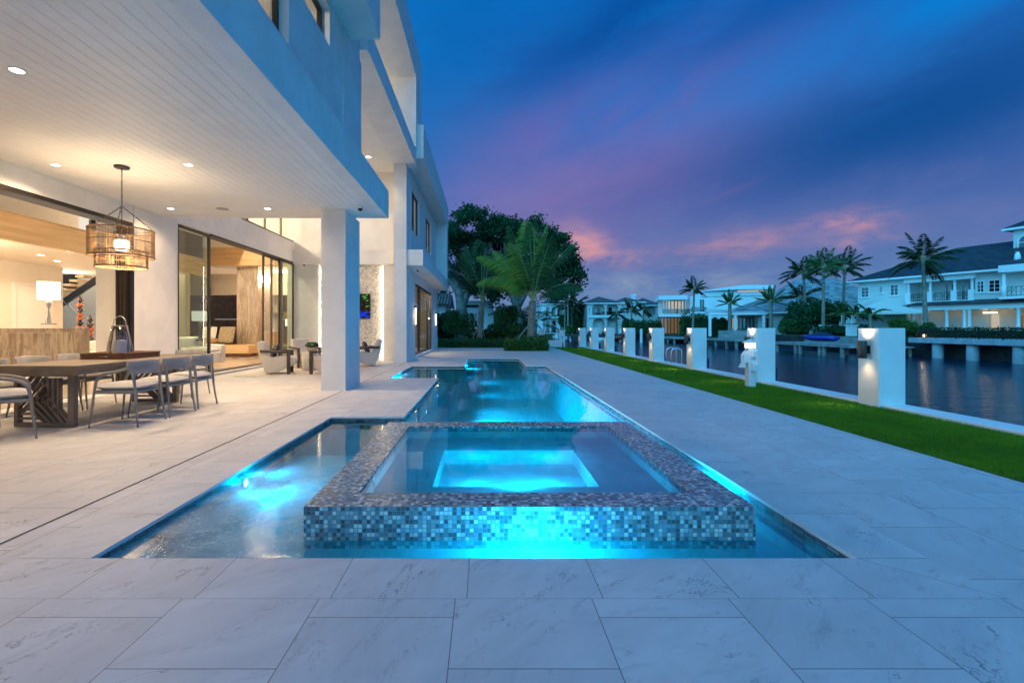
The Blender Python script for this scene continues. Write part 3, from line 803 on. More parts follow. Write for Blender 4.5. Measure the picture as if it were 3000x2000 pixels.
hb('travertine_column',M['travertine'],(-9.98,-9.12,19.5,20.65,.08,3.679))
# far wing
FX=-2.75
fw=MB(); wallx(fw,FX-.25,FX,17.702,28.5,0,7.2,[(18.4,20.5,4.95,6.57),(22.8,25.1,4.95,6.57),(19.3,25.4,.12,3.0)]); fw.box(-12,FX-.25,28.25,28.5,0,7.2)
fw.build('wing_wall',ST,house,True)
hb('wing_roof',ST,(-12,-2.13,17.0,28.9,7.18,8.35)); hb('wing_balcony_slab',ST,(FX,-2.14,16.92,28.7,3.40,3.95)); hb('wing_fin',ST,(FX,-2.135,27.7,28.69,3.952,7.178))
winx(18.4,20.5,4.95,6.57,FX-.08,(19.45,)); winx(22.8,25.1,4.95,6.57,FX-.08,(23.95,))
hb('wing_room_wall',WW,(-5.4,-5.3,17.8,28,3.96,7.1)); 
add_light('POINT',(-4.0,20,6.3),20,(1,.85,.65),house,.2); add_light('POINT',(-4.0,24,6.3),20,(1,.85,.65),house,.2)
f=MB(); f.framex(19.3,25.4,.12,3.0,.09,FX-.12,FX-.02)
for q in (20.8,21.0,24.0,24.2): f.box(FX-.115,FX-.03,q-.05,q+.05,.21,2.91)
fo=f.build('wing_door',M['bronze'],house,True)
p=MB()
for a,b in ((19.39,20.75),(21.05,23.95),(24.25,25.31)): p.quad((FX-.07,a,.21),(FX-.07,b,.21),(FX-.07,b,2.91),(FX-.07,a,2.91))
p.build('pane',M['glass'],fo,True)
hb('wing_door_sill',M['smooth_white'],(FX,FX+.10,19.2,25.5,0,.10))
hb('wing_hall_wall',M['oak'],(-4.6,-4.5,21.5,27.9,.08,3.3)); hb('wing_hall_floor',M['int_floor'],(-7,FX-.25,18.2,28.2,.0,.078)); hb('wing_hall_ceiling',WW,(-7,FX-.25,18.2,28.2,3.3,3.38))
hb('wing_side_wall',WW,(-7.1,-7.0,18.2,28.2,.08,3.3))
add_light('POINT',(-3.6,22.5,2.9),240,WARM,house,.15)
# ---------------------------------------------------------------- fixtures
def downlight(x,y,z,e,label,group,r=.052,cone=150,col=(1,.68,.40)):
    t=thing('recessed_light',label,'ceiling light',(x,y,z),0,group)
    a=MB(); a.lathe([(r+.016,-.006),(r+.016,-.001),(r,-.001),(r,-.006)],n=24,cap=False); a.build('trim_ring',M['smooth_white'],t)
    l=MB(); l.disc((0,0,-.004),r,24,up=-1); l.build('lens',M['lamp'],t)
    o=add_light('SPOT',(x,y,z-.02),e,col,t,.05,math.radians(cone),(0,0,0),.6)
    return t
names={(-4.12,4.26):'recessed light alone at the dim end of the board soffit',(-4.12,6.73):'recessed light in the soffit boards between pendant canopy and fascia',
 (-4.12,9.2):'recessed light in the soffit boards by the patio column',(-5.97,6.73):'recessed light in the soffit above the dining wall opening',(-5.97,9.2):'recessed light in the soffit over the white wall pier'}
PE=148
for (x,y),lb in names.items(): downlight(x,y,CZ,PE*(.34 if y<5 else (1.0 if y<8 else (2.0 if x>-5 else .55))),lb,'recessed lights in the patio soffit')
downlight(-5.97,4.26,CZ,PE*.34,'recessed light in the soffit over the near end of the dining opening','recessed lights in the patio soffit')
for x_,y_ in ((-4.12,1.79),(-5.97,1.79),(-4.12,-.68),(-4.12,-3.1)): add_light('SPOT',(x_,y_,CZ-.02),PE*.14,(1,.68,.40),house,.05,math.radians(150),(0,0,0),.6)  # added off-frame spots without fittings, warming the near deck
for x,y,lb in ((-3.9,16.3,'recessed light in the tall loggia ceiling beside the beam'),(-5.6,16.3,'recessed light high over the pebble wall'),(-5.6,12.6,'recessed light high over the lounge rug'),(-3.9,12.6,'recessed light in the loggia ceiling behind the upper wall')):
    downlight(x,y,6.97,150,lb,'recessed lights in the loggia ceiling',.08,110)
for x,y,z,lb in ((-12.3,13.4,3.23,'recessed light under the mezzanine, first beyond the beam'),(-12.9,14.6,3.23,'recessed light under the mezzanine above the white door'),(-12.1,16.4,3.23,'recessed light under the mezzanine beside the staircase'),(-8.9,9.2,5.9,'recessed light in the tall room ceiling over the travertine island')):
    downlight(x,y,z,120,lb,'recessed lights inside the house',.08,150)
for x,y,z in ((-9.0,3.0,5.9),(-9,12.5,5.9),(-9,16.5,5.9),(-12.4,10.5,3.22),(-12.5,7,3.22),(-13,20,5.5),(-8.4,21.5,3.6),(-16.5,19.6,5.5)):
    add_light('POINT',(x,y,z-.25),440,WARM,house,.15)  # stand-in room lights without fittings, added to brighten the interiors
add_light('POINT',(-15.0,17.4,2.8),70,WARM,house,.15)  # another unseen light, added to warm the stair hall
add_light('POINT',(-4.8,13,9.7),55,(1,.84,.62),house,.15); add_light('POINT',(-4.8,16,9.7),55,(1,.84,.62),house,.15)
add_light('POINT',(-8.4,16,6.6),260,(1,.86,.66),house,.15)
sp=thing('ceiling_speaker','round grey speaker grille flush in the board soffit','speaker',(-5.0,9.23,CZ)); m=MB(); m.lathe([(.115,-.004),(.115,-.001),(.10,-.006),(.0,-.006)],n=28,cap=False); m.build('grille',M['steel'],sp)
def dome_cam(loc,label):
    t=thing('dome_camera',label,'security camera',loc,0,'white dome security cameras'); m=MB(); m.lathe([(.0,0),(.055,0),(.055,-.03),(.045,-.035)],n=18,cap=False); m.build('housing',M['pvc'],t)
    m=MB(); m.lathe([(.045,-.034),(.04,-.06),(.02,-.082),(0,-.086)],n=18,cap=False); m.build('dome',M['black'],t)
dome_cam((-2.32,9.05,CZ-.004),'small dome camera under the fascia corner above the column')
dome_cam((-6.55,17.6,3.54),'small dome camera under the beam beside the pebble wall')
dome_cam((-2.5,18.2,3.40),'small dome camera under the wing balcony slab')
def wall_sconce(y,label):
    t=thing('wall_sconce',label,'wall light',(FX,y,1.70),0,'tall wall lights beside the wing door')
    m=MB(); m.box(.0,.03,-.035,.035,-.38,.38); m.box(.03,.085,-.04,.04,.30,.38); m.box(.03,.085,-.04,.04,-.38,-.36); m.build('bracket',M['black'],t)
    g=MB(); g.box(.035,.075,-.03,.03,-.36,.30); g.build('glass_tube',M['sconce_glow'],t)
    add_light('POINT',(FX+.16,y,1.72),3,WARM,t,.05)
wall_sconce(19.02,'tall glowing wall light between the column and the wing door'); wall_sconce(27.0,'tall glowing wall light at the end of the wing wall')
tv=thing('television','flat television showing a colourful picture on the pebble wall','television',(-4.95,17.85,2.0))
m=MB(); m.box(-.76,.76,-.06,0,-.46,.46,.006); m.build('casing',M['black'],tv); m=MB(); m.quad((-.745,-.062,-.44),(.745,-.062,-.44),(.745,-.062,.44),(-.745,-.062,.44)); m.build('screen',M['tv'],tv)
# ---------------------------------------------------------------- dining set
def bez(pts,n=14):                                # smooth curve through points (Catmull-Rom)
    P=[Vector(p) for p in pts]; P=[P[0]*2-P[1]]+P+[P[-1]*2-P[-2]]; out=[]
    for i in range(1,len(P)-2):
        for k in range(n):
            t=k/n; a,b,c,d=P[i-1],P[i],P[i+1],P[i+2]
            out.append(.5*((2*b)+(c-a)*t+(2*a-5*b+4*c-d)*t*t+(3*b-a-3*c+d)*t*t*t))
    out.append(P[-2]); return out
def pillow(m,w,d,h,c=(0,0,0),n=12,pw=3.2):
    vs=[];fs=[]
    for sgn in (1,-1):
        b=len(vs)
        for i in range(n+1):
            for j in range(n+1):
                u=-1+2*i/n; v=-1+2*j/n
                e=max(0,(1-abs(u)**pw)*(1-abs(v)**pw))**.45
                k=1-.05*(abs(u)*abs(v))**2
                vs.append((c[0]+u*w/2*k,c[1]+v*d/2*k,c[2]+sgn*h/2*e))
        for i in range(n):
            for j in range(n):
                q=(b+i*(n+1)+j,b+(i+1)*(n+1)+j,b+(i+1)*(n+1)+j+1,b+i*(n+1)+j+1); fs.append(q if sgn>0 else q[::-1])
    m.add(vs,fs,True)
def make_chair(label):
    t=thing('dining_chair',label,'chair',(0,0,0),0,'dining chairs round the outdoor table')
    m=MB(); m.box(-.265,.265,-.235,.245,.405,.445,.012); m.build('seat_frame',M['taupe_chair'],t)
    m=MB(); pillow(m,.51,.50,.105,(0,.005,.485)); m.build('seat_cushion',M['cushion'],t)
    for s in (-1,1):                              # front leg sweeps up into the arm
        m=MB(); pts=bez([(s*.285,.285,0),(s*.272,.255,.25),(s*.262,.235,.46),(s*.262,.205,.585),(s*.264,.12,.645),(s*.266,-.02,.675),(s*.262,-.16,.715)],6)
        k=len(pts); m.tube(pts,[.0105+.008*min(1,i/(k*.45)) for i in range(k)],10,flat=1.0); m.build('leg',M['taupe_chair'],t)
        m=MB(); pts=bez([(s*.275,-.285,0),(s*.255,-.25,.25),(s*.245,-.235,.43),(s*.250,-.215,.62),(s*.252,-.20,.70)],6)
        k=len(pts); m.tube(pts,[.0105+.008*min(1,i/(k*.45)) for i in range(k)],10); m.build('leg',M['taupe_chair'],t)
    vs=[];fs=[];n=20                              # curved woven backrest band
    for i in range(n+1):
        a=-1+2*i/n; x=.272*a; y=-.315+.15*a*a
        top=.815-.012*a*a; bot=.645+.015*a*a
        nx=-.30*a; ln=math.hypot(nx,1); ux,uy=-nx/ln,1/ln
        th=.017
        for (q,zz) in ((-th,bot),(-th*1.1,(bot+top)/2),(-th,top-.01),(0,top),(th,top-.01),(th*1.1,(bot+top)/2),(th,bot),(0,bot-.008)):
            vs.append((x+ux*q*0,y+q,zz))
    for i in range(n):
        for j in range(8):
            fs.append((i*8+j,(i+1)*8+j,(i+1)*8+(j+1)%8,i*8+(j+1)%8))
    fs.append(tuple(range(8))); fs.append(tuple(range(n*8+7,n*8-1,-1)))
    m=MB(); m.add(vs,fs,True); m.build('backrest',M['rope'],t)
    return t
M['taupe_chair']=pm('taupe_chair_metal',(.26,.245,.235),.55,metal=.1,bump=.1,bs=200)
ch=make_chair('grey dining chair seen from behind, first of the row along the table')
ch.location=(-4.50,6.13,0); ch.rotation_euler=(0,0,PI/2+.04)
for loc,rz,lb in (((-4.50,6.78,0),PI/2-.03,'grey dining chair in the middle of the row along the table'),
    ((-4.53,7.42,0),PI/2+.05,'grey dining chair at the far end of the row, beside the lounge'),
    ((-6.17,6.15,0),-PI/2,'grey dining chair across the table, facing the pool beside the island'),
    ((-6.17,6.80,0),-PI/2+.04,'grey dining chair across the table, just before the tray'),
    ((-6.17,7.45,0),-PI/2,'grey dining chair across the table behind the tray and lantern'),
    ((-5.33,8.62,0),PI,'grey dining chair at the head of the table by the sliding glass'),
    ((-5.29,5.29,0),-math.radians(47),'grey dining chair cut by the frame edge, turned at the table end')):
    dup(ch,loc,rz,lb)
tb=thing('dining_table','long grey teak dining table with fretwork panel legs','table',(-5.33,6.98,0))
m=MB(); m.box(-.545,.545,-1.29,1.29,.712,.735); m.box(-.545,.545,-1.29,-1.25,.735,.762); m.box(-.545,.545,1.25,1.29,.735,.762)
m.box(-.545,-.50,-1.25,1.25,.735,.762); m.box(.50,.545,-1.25,1.25,.735,.762)
y=-1.247
while y<1.24: m.box(-.499,.499,y,min(y+.098,1.248),.736,.7605); y+=.104
m.build('tabletop',M['teak'],tb)
m=MB(); m.box(-.53,.53,-1.275,1.275,.65,.711); m.build('apron',M['teak'],tb)
def fret(yc):                                     # openwork panel leg, mitred diagonal and straight slats
    m=MB(); w=.36; h=.65; d=.035
    m.box(-w,-w+.045,yc-d,yc+d,0.012,h); m.box(w-.07,w,yc-d,yc+d,0.012,h); m.box(-w+.045,w-.07,yc-d,yc+d,.012,.06); m.box(-w+.045,w-.07,yc-d,yc+d,h-.03,h)
    def bar(a,b,t=.024):
        a=Vector(a);b=Vector(b); q=(b-a).normalized(); nrm=Vector((-q.y,q.x))*t/2
        P=[a-nrm,b-nrm,b+nrm,a+nrm]; m.prism([(p.x,p.y) for p in P],yc-d*.8,yc+d*.8,'y')
    for k in range(4): bar((-.02+k*.062,.60-.0),(-.02+k*.062,.28-k*.055+.02))          # upright slats
    bar((-.335,.24),(.0,.60),.03); bar((-.335,.33),(-.08,.61)); bar((-.335,.43),(-.17,.61)); bar((-.335,.14),(.03,.53))
    bar((-.19,.27),(.02,.44),.03)
    for k in range(4): bar((-.18+k*.055,.30+k*.05),(.08+k*.075,.05+k*.0),.026)
    bar((-.22,.27),(.02,.045),.026)
    for k in range(3): bar((-.33,.22-k*.055),(-.16+k*.055,.22-k*.055),.024)
    return m
for yc in (-1.10,.86): fret(yc).build('fretwork_leg',M['teak'],tb)
ty=thing('woven_tray','brown woven rattan tray with cut-out handles on the table','tray',(-5.41,7.22,.763))
def tray():
    m=MB(); a,b,h,t=.31,.38,.075,.018
    m.box(-a,a,-b,b,0,.014)
    m.box(-a,-a+t,-b,b,.0142,h); m.box(a-t,a,-b,b,.0142,h)
    for s in (-1,1):
        y0,y1=(s*b,s*(b-t))
        m.box(-a+t,-.07,y0,y1,.0142,h); m.box(.07,a-t,y0,y1,.0142,h); m.box(-.07,.07,y0,y1,.0142,.03); m.box(-.07,.07,y0,y1,.058,h)
    return m
tray().build('tray_body',M['rattan'],ty); 
m=MB(); tray_r=[(-.31,-.38),(.31,-.38),(.31,.38),(-.31,.38),(-.31,-.38)]
m.tube([(x,y,.077) for x,y in tray_r],.011,8); m.build('rim',M['rattan'],ty)
ln=thing('glass_lantern','tall smoked glass hurricane lantern with a metal loop handle on the tray','lantern',(-5.40,7.16,.778))
m=MB(); m.lathe([(.165,.0),(.172,.03),(.15,.18),(.115,.36),(.098,.46),(.094,.46),(.11,.36),(.145,.18),(.165,.03)],n=36,cap=False); m.build('glass_body',M['smoke'],ln)
m=MB(); m.lathe([(.0,0),(.17,0),(.17,.012),(0,.012)],n=30,cap=False); m.torus((0,0,.462),.097,.006,30,6); m.build('base_ring',M['steel'],ln)
m=MB(); m.tube(bez([(-.155,0,.03),(-.15,0,.25),(-.10,0,.47),(-.075,0,.56),(0,0,.605),(.075,0,.56),(.10,0,.47),(.15,0,.25),(.155,0,.03)],6),.006,8); m.build('handle',M['steel'],ln)
cd=thing('pillar_candle','thick white pillar candle standing inside the glass lantern','candle',(-5.40,7.16,.792)); m=MB(); m.lathe([(0,0),(.085,0),(.088,.01),(.088,.225),(.08,.235),(.03,.225),(0,.222)],n=28,cap=False); m.build('wax',M['candle'],cd); m=MB(); m.tube([(0,0,.22),(.002,0,.245)],.002,6); m.build('wick',M['soft_black'],cd)
# pendant
pd=thing('woven_pendant','two tier string drum pendant glowing above the dining table','pendant lamp',(-5.10,6.80,CZ))
m=MB(); m.lathe([(0,-.03),(.085,-.03),(.095,-.02),(.095,-.002),(0,-.002)],n=28,cap=False); m.build('canopy',M['bronze'],pd)
def chain(a,b,pitch=.042,r=.013,w=.0042):
    m=MB(); a=Vector(a);b=Vector(b); L=(b-a).length; k=max(2,int(L/pitch)); q=(b-a).normalized()
    base=Vector((0,0,1)).rotation_difference(q).to_matrix()
    for i in range(k):
        c=a+(b-a)*((i+.5)/k)
        R=base@Matrix.Rotation(PI/2*(i%2),3,'Z')@Matrix.Rotation(PI/2,3,'X')@Matrix.Diagonal((.72,1.75,1))
        m.torus(c,r,w,12,5,M=R)
    return m
hub=(0,0,-.56); R1,R2=.385,.305; ZT,ZB,ZC=-.90,-1.27,-1.42
chain((0,0,-.03),hub).build('chain',M['black'],pd)
for k in range(3):
    a=math.radians(20+120*k); chain(hub,(R1*math.cos(a),R1*math.sin(a),ZT+.01),.044,.013,.0042).build('chain',M['black'],pd)
m=MB(); m.tube([hub,(0,0,ZT-.08)],.006,8); m.build('stem',M['black'],pd)
for name,R,za,zb,rings in (('drum',R1,ZT,ZB,(ZT,ZT-.165,ZB)),('inner_drum',R2,ZB+.07,ZC,(ZB+.07,ZB-.02,ZC))):
    m=MB()
    for z in rings: m.torus((0,0,z),R,.011 if z in (za,zb) else .006,56,6)
    o=m.build(name,M['bamboo'] if 'bamboo' in M else M['darkcane'] if 'darkcane' in M else M['stake'],pd)
    s=MB(); n=140 if R>.35 else 112
    for i in range(n):
        a=2*PI*i/n+random.uniform(-.006,.006); p=(R*math.cos(a),R*math.sin(a)); s.tube([(p[0],p[1],za),(p[0],p[1],zb)],.0042,4,False)
    for i in range(4):
        a=PI/2*i+.4; s.tube([(R*math.cos(a),R*math.sin(a),za),(R*math.cos(a),R*math.sin(a),zb)],.005,6,False)
    s.build('strings',M['string'],o)
m=MB()
for k in range(3):
    a=math.radians(20+120*k); m.tube([(0,0,ZT-.06),(R1*math.cos(a),R1*math.sin(a),ZT)],.004,6)
m.build('spider',M['black'],pd)
m=MB(); m.lathe([(0,ZT-.07),(.06,ZT-.07),(.06,ZT-.13),(.055,ZT-.14),(0,ZT-.14)],n=20,cap=False); m.build('socket',M['steel'],pd)
m=MB(); m.lathe([(.085,ZT-.145),(.088,ZT-.16),(.088,ZT-.27),(.07,ZT-.285),(0,ZT-.285),],n=24,cap=False); m.build('globe',M['pend_glow'],pd)
add_light('POINT',(-5.10,6.80,CZ+ZT-.36),115,(1,.76,.46),pd,.22)
# ---------------------------------------------------------------- lounge
def armchair(label,loc,rz,first=None):
    if first: return dup(first,loc,rz,label)
    t=thing('lounge_armchair',label,'armchair',loc,rz,'cream lounge armchairs under the loggia')
    m=MB(); W=.27                                 # local +y is forward
    prof=[(-.30,.02),(-.40,.30),(-.52,.80),(-.47,.85),(-.38,.84),(-.24,.50),(-.18,.44),(.30,.46),(.40,.42),(.43,.34),(.36,.22),(-.02,.05)]
    bm=bmesh.new(); a=[bm.verts.new((-W,p[0],p[1])) for p in prof]; b=[bm.verts.new((W,p[0],p[1])) for p in prof]
    k=len(prof); bm.faces.new(a); bm.faces.new(b[::-1])
    for i in range(k): bm.faces.new((a[i],b[i],b[(i+1)%k],a[(i+1)%k])) 
    bmesh.ops.recalc_face_normals(bm,faces=bm.faces); bmesh.ops.bevel(bm,geom=list(bm.edges),offset=.035,segments=3,profile=.6,affect='EDGES'); m.bm(bm,True)
    m.build('upholstered_body',M['boucle'],t)
    for s in (-1,1):
        m=MB(); m.tube([(s*.325,-.42,.60),(s*.325,-.05,.585),(s*.325,.30,.57)],.036,12); m.box(s*.325-.036,s*.325+.036,.22,.30,0,.60,.012); m.build('arm',M['darkwood'],t)
    return t
ac=armchair('cream lounge armchair with dark wooden arms seen side-on beside the sliding glass',(-5.38,12.72,.012),-PI/2+.25)
armchair('cream lounge armchair facing the pool behind the round side table',(-5.45,14.75,.012),PI+.75,ac)
armchair('lounge armchair mostly hidden behind the patio column, only its arm showing',(-4.15,12.75,.012),PI/2-.2,ac)
armchair('lounge armchair in front of the pebble wall showing its grey side',(-3.72,15.1,.012),PI/2+.3,ac)
def scatter(label,loc,rot,mat,w=.42,name='cushion',grp=None):
    m=MB(); pillow(m,w,w,.15); o=m.build(name,mat); o.location=loc; o.rotation_euler=rot; tag(o,label,'cushion',grp); return o
scatter('spotted dark cushion on the armchair beside the sliding glass',(-5.50,12.72,.60),(math.radians(66),0,-PI/2+.25),M['spotted'],.40)
scatter('spotted dark cushion on the armchair by the pebble wall',(-3.68,15.06,.60),(math.radians(66),0,PI/2+.3),M['spotted'],.42)
st=thing('round_side_table','cream drum side table standing between the lounge armchairs','side table',(-4.95,13.7,.012)); m=MB(); m.lathe([(0,0),(.185,0),(.185,.03),(.205,.03),(.205,.47),(.195,.485),(0,.485)],n=36,cap=False); m.build('drum',M['whitefab'],st)
pp=thing('potted_plant','small leafy plant in a tan bowl on the drum side table','plant',(-4.82,13.55,.50)); m=MB(); m.lathe([(0,0),(.06,0),(.13,.06),(.15,.16),(.14,.17),(.13,.15),(0,.14)],n=26,cap=False); m.build('bowl',M['tan_pot'],pp)
def leaves_np(C,size,asp=.5,up=.3):
    """diamond leaves at points C"""
    k=len(C); d=rng.normal(0,1,(k,3)); d[:,2]+=up; d/=np.linalg.norm(d,axis=1)[:,None]
    e=rng.normal(0,1,(k,3)); e-=d*(e*d).sum(1)[:,None]; e/=np.linalg.norm(e,axis=1)[:,None]
    s=(size*rng.uniform(.6,1.3,k))[:,None]
    V=np.stack([C-d*s*.5,C+e*s*asp*.5,C+d*s*.5,C-e*s*asp*.5],1).reshape(-1,3); return V,np.arange(4*k).reshape(-1,4)
C=rng.normal(0,1,(260,3)); C/=np.linalg.norm(C,axis=1)[:,None]; C*=rng.uniform(.3,1,260)[:,None]**.5; C=C*np.array([.17,.17,.09])+np.array([0,0,.22]); C[:,2]=np.maximum(C[:,2],.15)
V,Q=leaves_np(C,.08); arr_obj('foliage',V,Q,M['leaf_mid'],pp)
rg=MB(); rg.box(-6.2,-3.35,11.95,16.4,.001,.012,.004); o=rg.build('lounge_rug',M['rug']); tag(o,'pale woven rug under the lounge armchairs','rug')
# ---------------------------------------------------------------- inside the rooms
isl=thing('travertine_island','travertine clad island with a stepped upper counter behind the table','island',(-8.9,9.7,.076))
m=MB(); m.box(-9.26,-8.5,9.3,10.18,.076,1.115); m.build('counter_block',M['travertine'],isl,True)
m=MB(); m.box(-9.8,-8.9,9.75,10.9,.076,1.20); m.build('upper_counter',M['travertine'],isl,True)
def lamp(loc,label,rs,hs,hb,base,glow=None,grp=None,e=40,sq=False):
    t=thing('table_lamp',label,'lamp',loc,0,grp); m=MB()
    m.lathe([(rs*.97,hb),(rs,hb+hs)],n=28,cap=False); m.build('lamp_shade',M[glow or 'shade'],t)
    if base=='slim':
        m=MB(); m.box(-.11,.11,-.07,.07,0,.03,.005); m.lathe([(.055,.03),(.012,.30),(.012,.32),(.045,hb-.1),(.045,hb),(.0,hb)],n=16,cap=False); m.tube([(0,0,hb),(0,0,hb+hs+.05)],.006,6)
    else:
        m=MB(); m.lathe([(0,0),(.12,0),(.10,.06),(.05,.10),(.03,.25),(.05,hb),(0,hb)],n=16,cap=False)
    m.build('lamp_base',M['steel'] if base=='slim' else M['soft_black'],t)
    add_light('POINT',(loc[0],loc[1],loc[2]+hb+hs*.5),e,WARM,t,.06)
    return t
lamp((-9.12,10.12,1.278),'tall lamp with bright white drum shade on the travertine island',.19,.37,.52,'slim')
lamp((-8.75,14.9,.80),'lamp with white drum shade behind the green tinted glass',.24,.30,.62,'dark','shade_dim')
lamp((-9.75,24.2,.9),'small lit lamp far inside the study against dark wood',.20,.34,.40,'dark')
def totem(x,y,z,h,label,n):
    t=thing('glass_totem',label,'sculpture',(x,y,z),0,'stacked glass sculptures'); zz=0
    m=MB(); m.lathe([(0,0),(.10,0),(.10,.03),(.012,.035),(.012,.10),(0,.10)],n=16,cap=False); m.build('base',M['soft_black'],t); zz=.09; k=0
    while zz<h-.16:
        bh=random.uniform(.10,.17); r=random.uniform(.065,.115)
        m=MB(); m.lathe([(.02,zz),(r*.75,zz+bh*.25),(r,zz+bh*.5),(r*.7,zz+bh*.78),(.018,zz+bh)],n=18); m.build('glass_bead',M['amber'] if (k*7+n)%3 else M['darkglass'],t); zz+=bh*.93; k+=1
    m=MB(); m.lathe([(.02,zz),(.075,zz+.05),(.05,zz+.11),(.012,zz+.19),(0,zz+.21)],n=18); m.build('glass_finial',M['darkglass'],t)
totem(-10.75,12.85,.47,1.50,'taller stacked amber and plum glass sculpture below the staircase',0); totem(-10.4,12.75,.47,1.02,'shorter stacked orange glass sculpture beside the taller one',1)
lt=thing('console_table','low white console holding the glass sculptures and gold stones','console',(-10.4,12.9,.076)); m=MB(); m.box(-1.0,1.5,-.35,.4,.33,.39,.01); m.build('top',M['smooth_white'],lt)
for a,b in ((-.95,-.3),(1.4,-.3),(-.95,.32),(1.4,.32)): m=MB(); m.box(a,a+.06,b,b+.06,0,.33); m.build('leg',M['smooth_white'],lt)
gr=MB(); 
for k in range(40):
    bm=bmesh.new(); bmesh.ops.create_icosphere(bm,subdivisions=1,radius=random.uniform(.03,.055)); T=Vector((random.uniform(-.1,1.2),random.uniform(-.16,.16),.44+random.uniform(0,.05)))
    for v in bm.verts: v.co=Vector((v.co.x*1.3,v.co.y,v.co.z*.7))+T
    gr.bm(bm)
gt=thing('stone_trough','dark trough heaped with gold stones on the white console','bowl',(-10.4,12.9,.076)); o=gr.build('gold_stones',M['gold'],gt); o['kind']='stuff'; m=MB(); m.box(-.2,1.3,-.22,.22,.391,.43,.01); m.build('trough',M['soft_black'],gt)
def sofa(label,x,y,rz,w,mat,h=.80):
    t=thing('sofa',label,'sofa',(x,y,.076),rz); m=MB(); m.box(-w/2,w/2,-.45,.45,.08,.40,.05); m.build('seat_base',mat,t)
    m=MB(); m.box(-w/2,w/2,-.47,-.25,.12,h,.07); m.build('backrest',mat,t)
    for s in (-1,1): m=MB(); m.box(s*w/2-.12,s*w/2+.12,-.47,.47,.06,.62,.05); m.build('arm',mat,t)
    for k in range(2): m=MB(); pillow(m,w/2-.14,.66,.22,((k-.5)*(w/2-.12),.08,.46)); m.build('seat_cushion',mat,t)
    return t
sofa('white sofa in the tall room behind the glass lantern',-9.3,12.2,PI,1.9,M['whitefab'])
sofa('pale sofa behind the green tinted sliding glass',-8.6,14.0,-PI/2,2.2,M['whitefab'],.86)
hearth=thing('hearth_bench','low pale oak bench wrapping the travertine column','bench',(-9.6,19.0,.076)); m=MB(); m.box(-11.2,-9.05,18.55,19.48,.22,.55,.01); m.build('bench_top',M['oak'],hearth,True); m=MB(); m.box(-11.1,-9.2,18.75,19.45,.076,.219); m.build('plinth',M['walnut'],hearth,True)
m=MB(); pillow(m,.9,.8,.28,(0,0,0)); o=m.build('seat_cushion',M['leather']); o.location=(-10.75,18.7,.68); tag(o,'tan leather seat cushion on the oak bench','cushion')
scatter('white pillow with a tan stripe leaning on the bench',(-10.65,18.75,1.02),(math.radians(68),0,.15),M['striped'],.50,'pillow')
scatter('large olive pillow leaning beside the travertine column',(-10.05,18.85,.94),(math.radians(72),0,-.1),M['olive'],.66,'pillow')
ex=thing('leather_chair','tan slung chair seen past the travertine column','armchair',(-8.35,19.6,.076)); m=MB(); m.prism([(-.35,.42),(.35,.36),(.35,.44),(-.28,.50),(-.42,1.0),(-.5,.98)],-.3,.3,'x'); m.build('sling',M['leather'],ex)
for sx in (-.28,.28):
    for sy in (-.3,.3): m=MB(); m.tube([(sx,sy,0),(sx,sy*.9,.45)],.018,8); m.build('leg',M['bronze'],ex)
# wall art, shelf, staircase
pa=thing('framed_artwork','framed ink artwork on the taupe wall beside the opening','picture',(-12.98,16.98,1.5)); m=MB(); m.frame(-.25,.45,-.85,.75,.04,-.04,0); m.build('frame',M['soft_black'],pa); m=MB(); m.quad((-.21,-.015,-.81),(.41,-.015,-.81),(.41,-.015,.71),(-.21,-.015,.71)); m.build('canvas',M['art'],pa)
sh=thing('wall_shelf','long lit shelf on the dark study wall','shelf',(-11.0,24.6,1.62)); m=MB(); m.box(-2.6,2.6,-.2,.35,0,.05); m.build('board',M['smooth_white'],sh)
for k,(dx,hh,mt) in enumerate(((-1.4,.75,'paper'),(-.1,.6,'paper'),(.9,.35,'gold'))):
    m=MB(); m.box(-.17,.17,-.03,.03,0,hh,.01); o=m.build('framed_print',M[mt]); o.location=(-11.0+dx,24.62,1.671); o.rotation_euler=(-.06,0,0); tag(o,['tall pale print propped on the study shelf','middle pale print propped on the study shelf','small gilt print propped on the study shelf'][k],'picture')
sc=thing('floating_staircase','open staircase with pale oak treads on one dark steel stringer','staircase',(-17.2,18.4,.076))
for k in range(11):
    z=3.29-k*.165; x=-15.27-k*.23; m=MB(); m.box(x,x+.30,18.3+.001*k,18.86,z,z+.085,.006); m.build('tread',M['oak'],sc,True)
m=MB(); 
def bar3(m,a,b,w,h):
    a=Vector(a);b=Vector(b); m.add([a+Vector((0,-w,-h)),a+Vector((0,w,-h)),a+Vector((0,w,h)),a+Vector((0,-w,h)),b+Vector((0,-w,-h)),b+Vector((0,w,-h)),b+Vector((0,w,h)),b+Vector((0,-w,h))],[(3,2,1,0),(4,5,6,7),(0,1,5,4),(1,2,6,5),(2,3,7,6),(3,0,4,7)])
bar3(m,(-17.2,18.6,1.50),(-14.45,18.6,3.38),.07,.12); m.build('stringer',M['black'],sc,True)
m=MB(); bar3(m,(-16.2,18.3,2.5),(-15.0,18.3,1.3),.02,.03); m.build('handrail',M['chrome'],sc,True)
m=MB(); m.quad((-18.6,20.9,2.9),(-17.6,20.9,2.9),(-17.6,20.9,4.6),(-18.6,20.9,4.6)); m.build('hall_window_pane',M['pane_blue'],house,True)
bx=thing('block_lantern','square white glowing ceiling lantern over the mezzanine','ceiling light',(-12.4,15.6,4.45)); m=MB(); m.box(-.38,.38,-.38,.38,-.38,.38,.01); m.build('lamp_shade',M['shade_dim'],bx); m=MB(); m.box(-.05,.05,-.385,-.381,-.1,.16); m.build('bracket',M['gap'],bx)
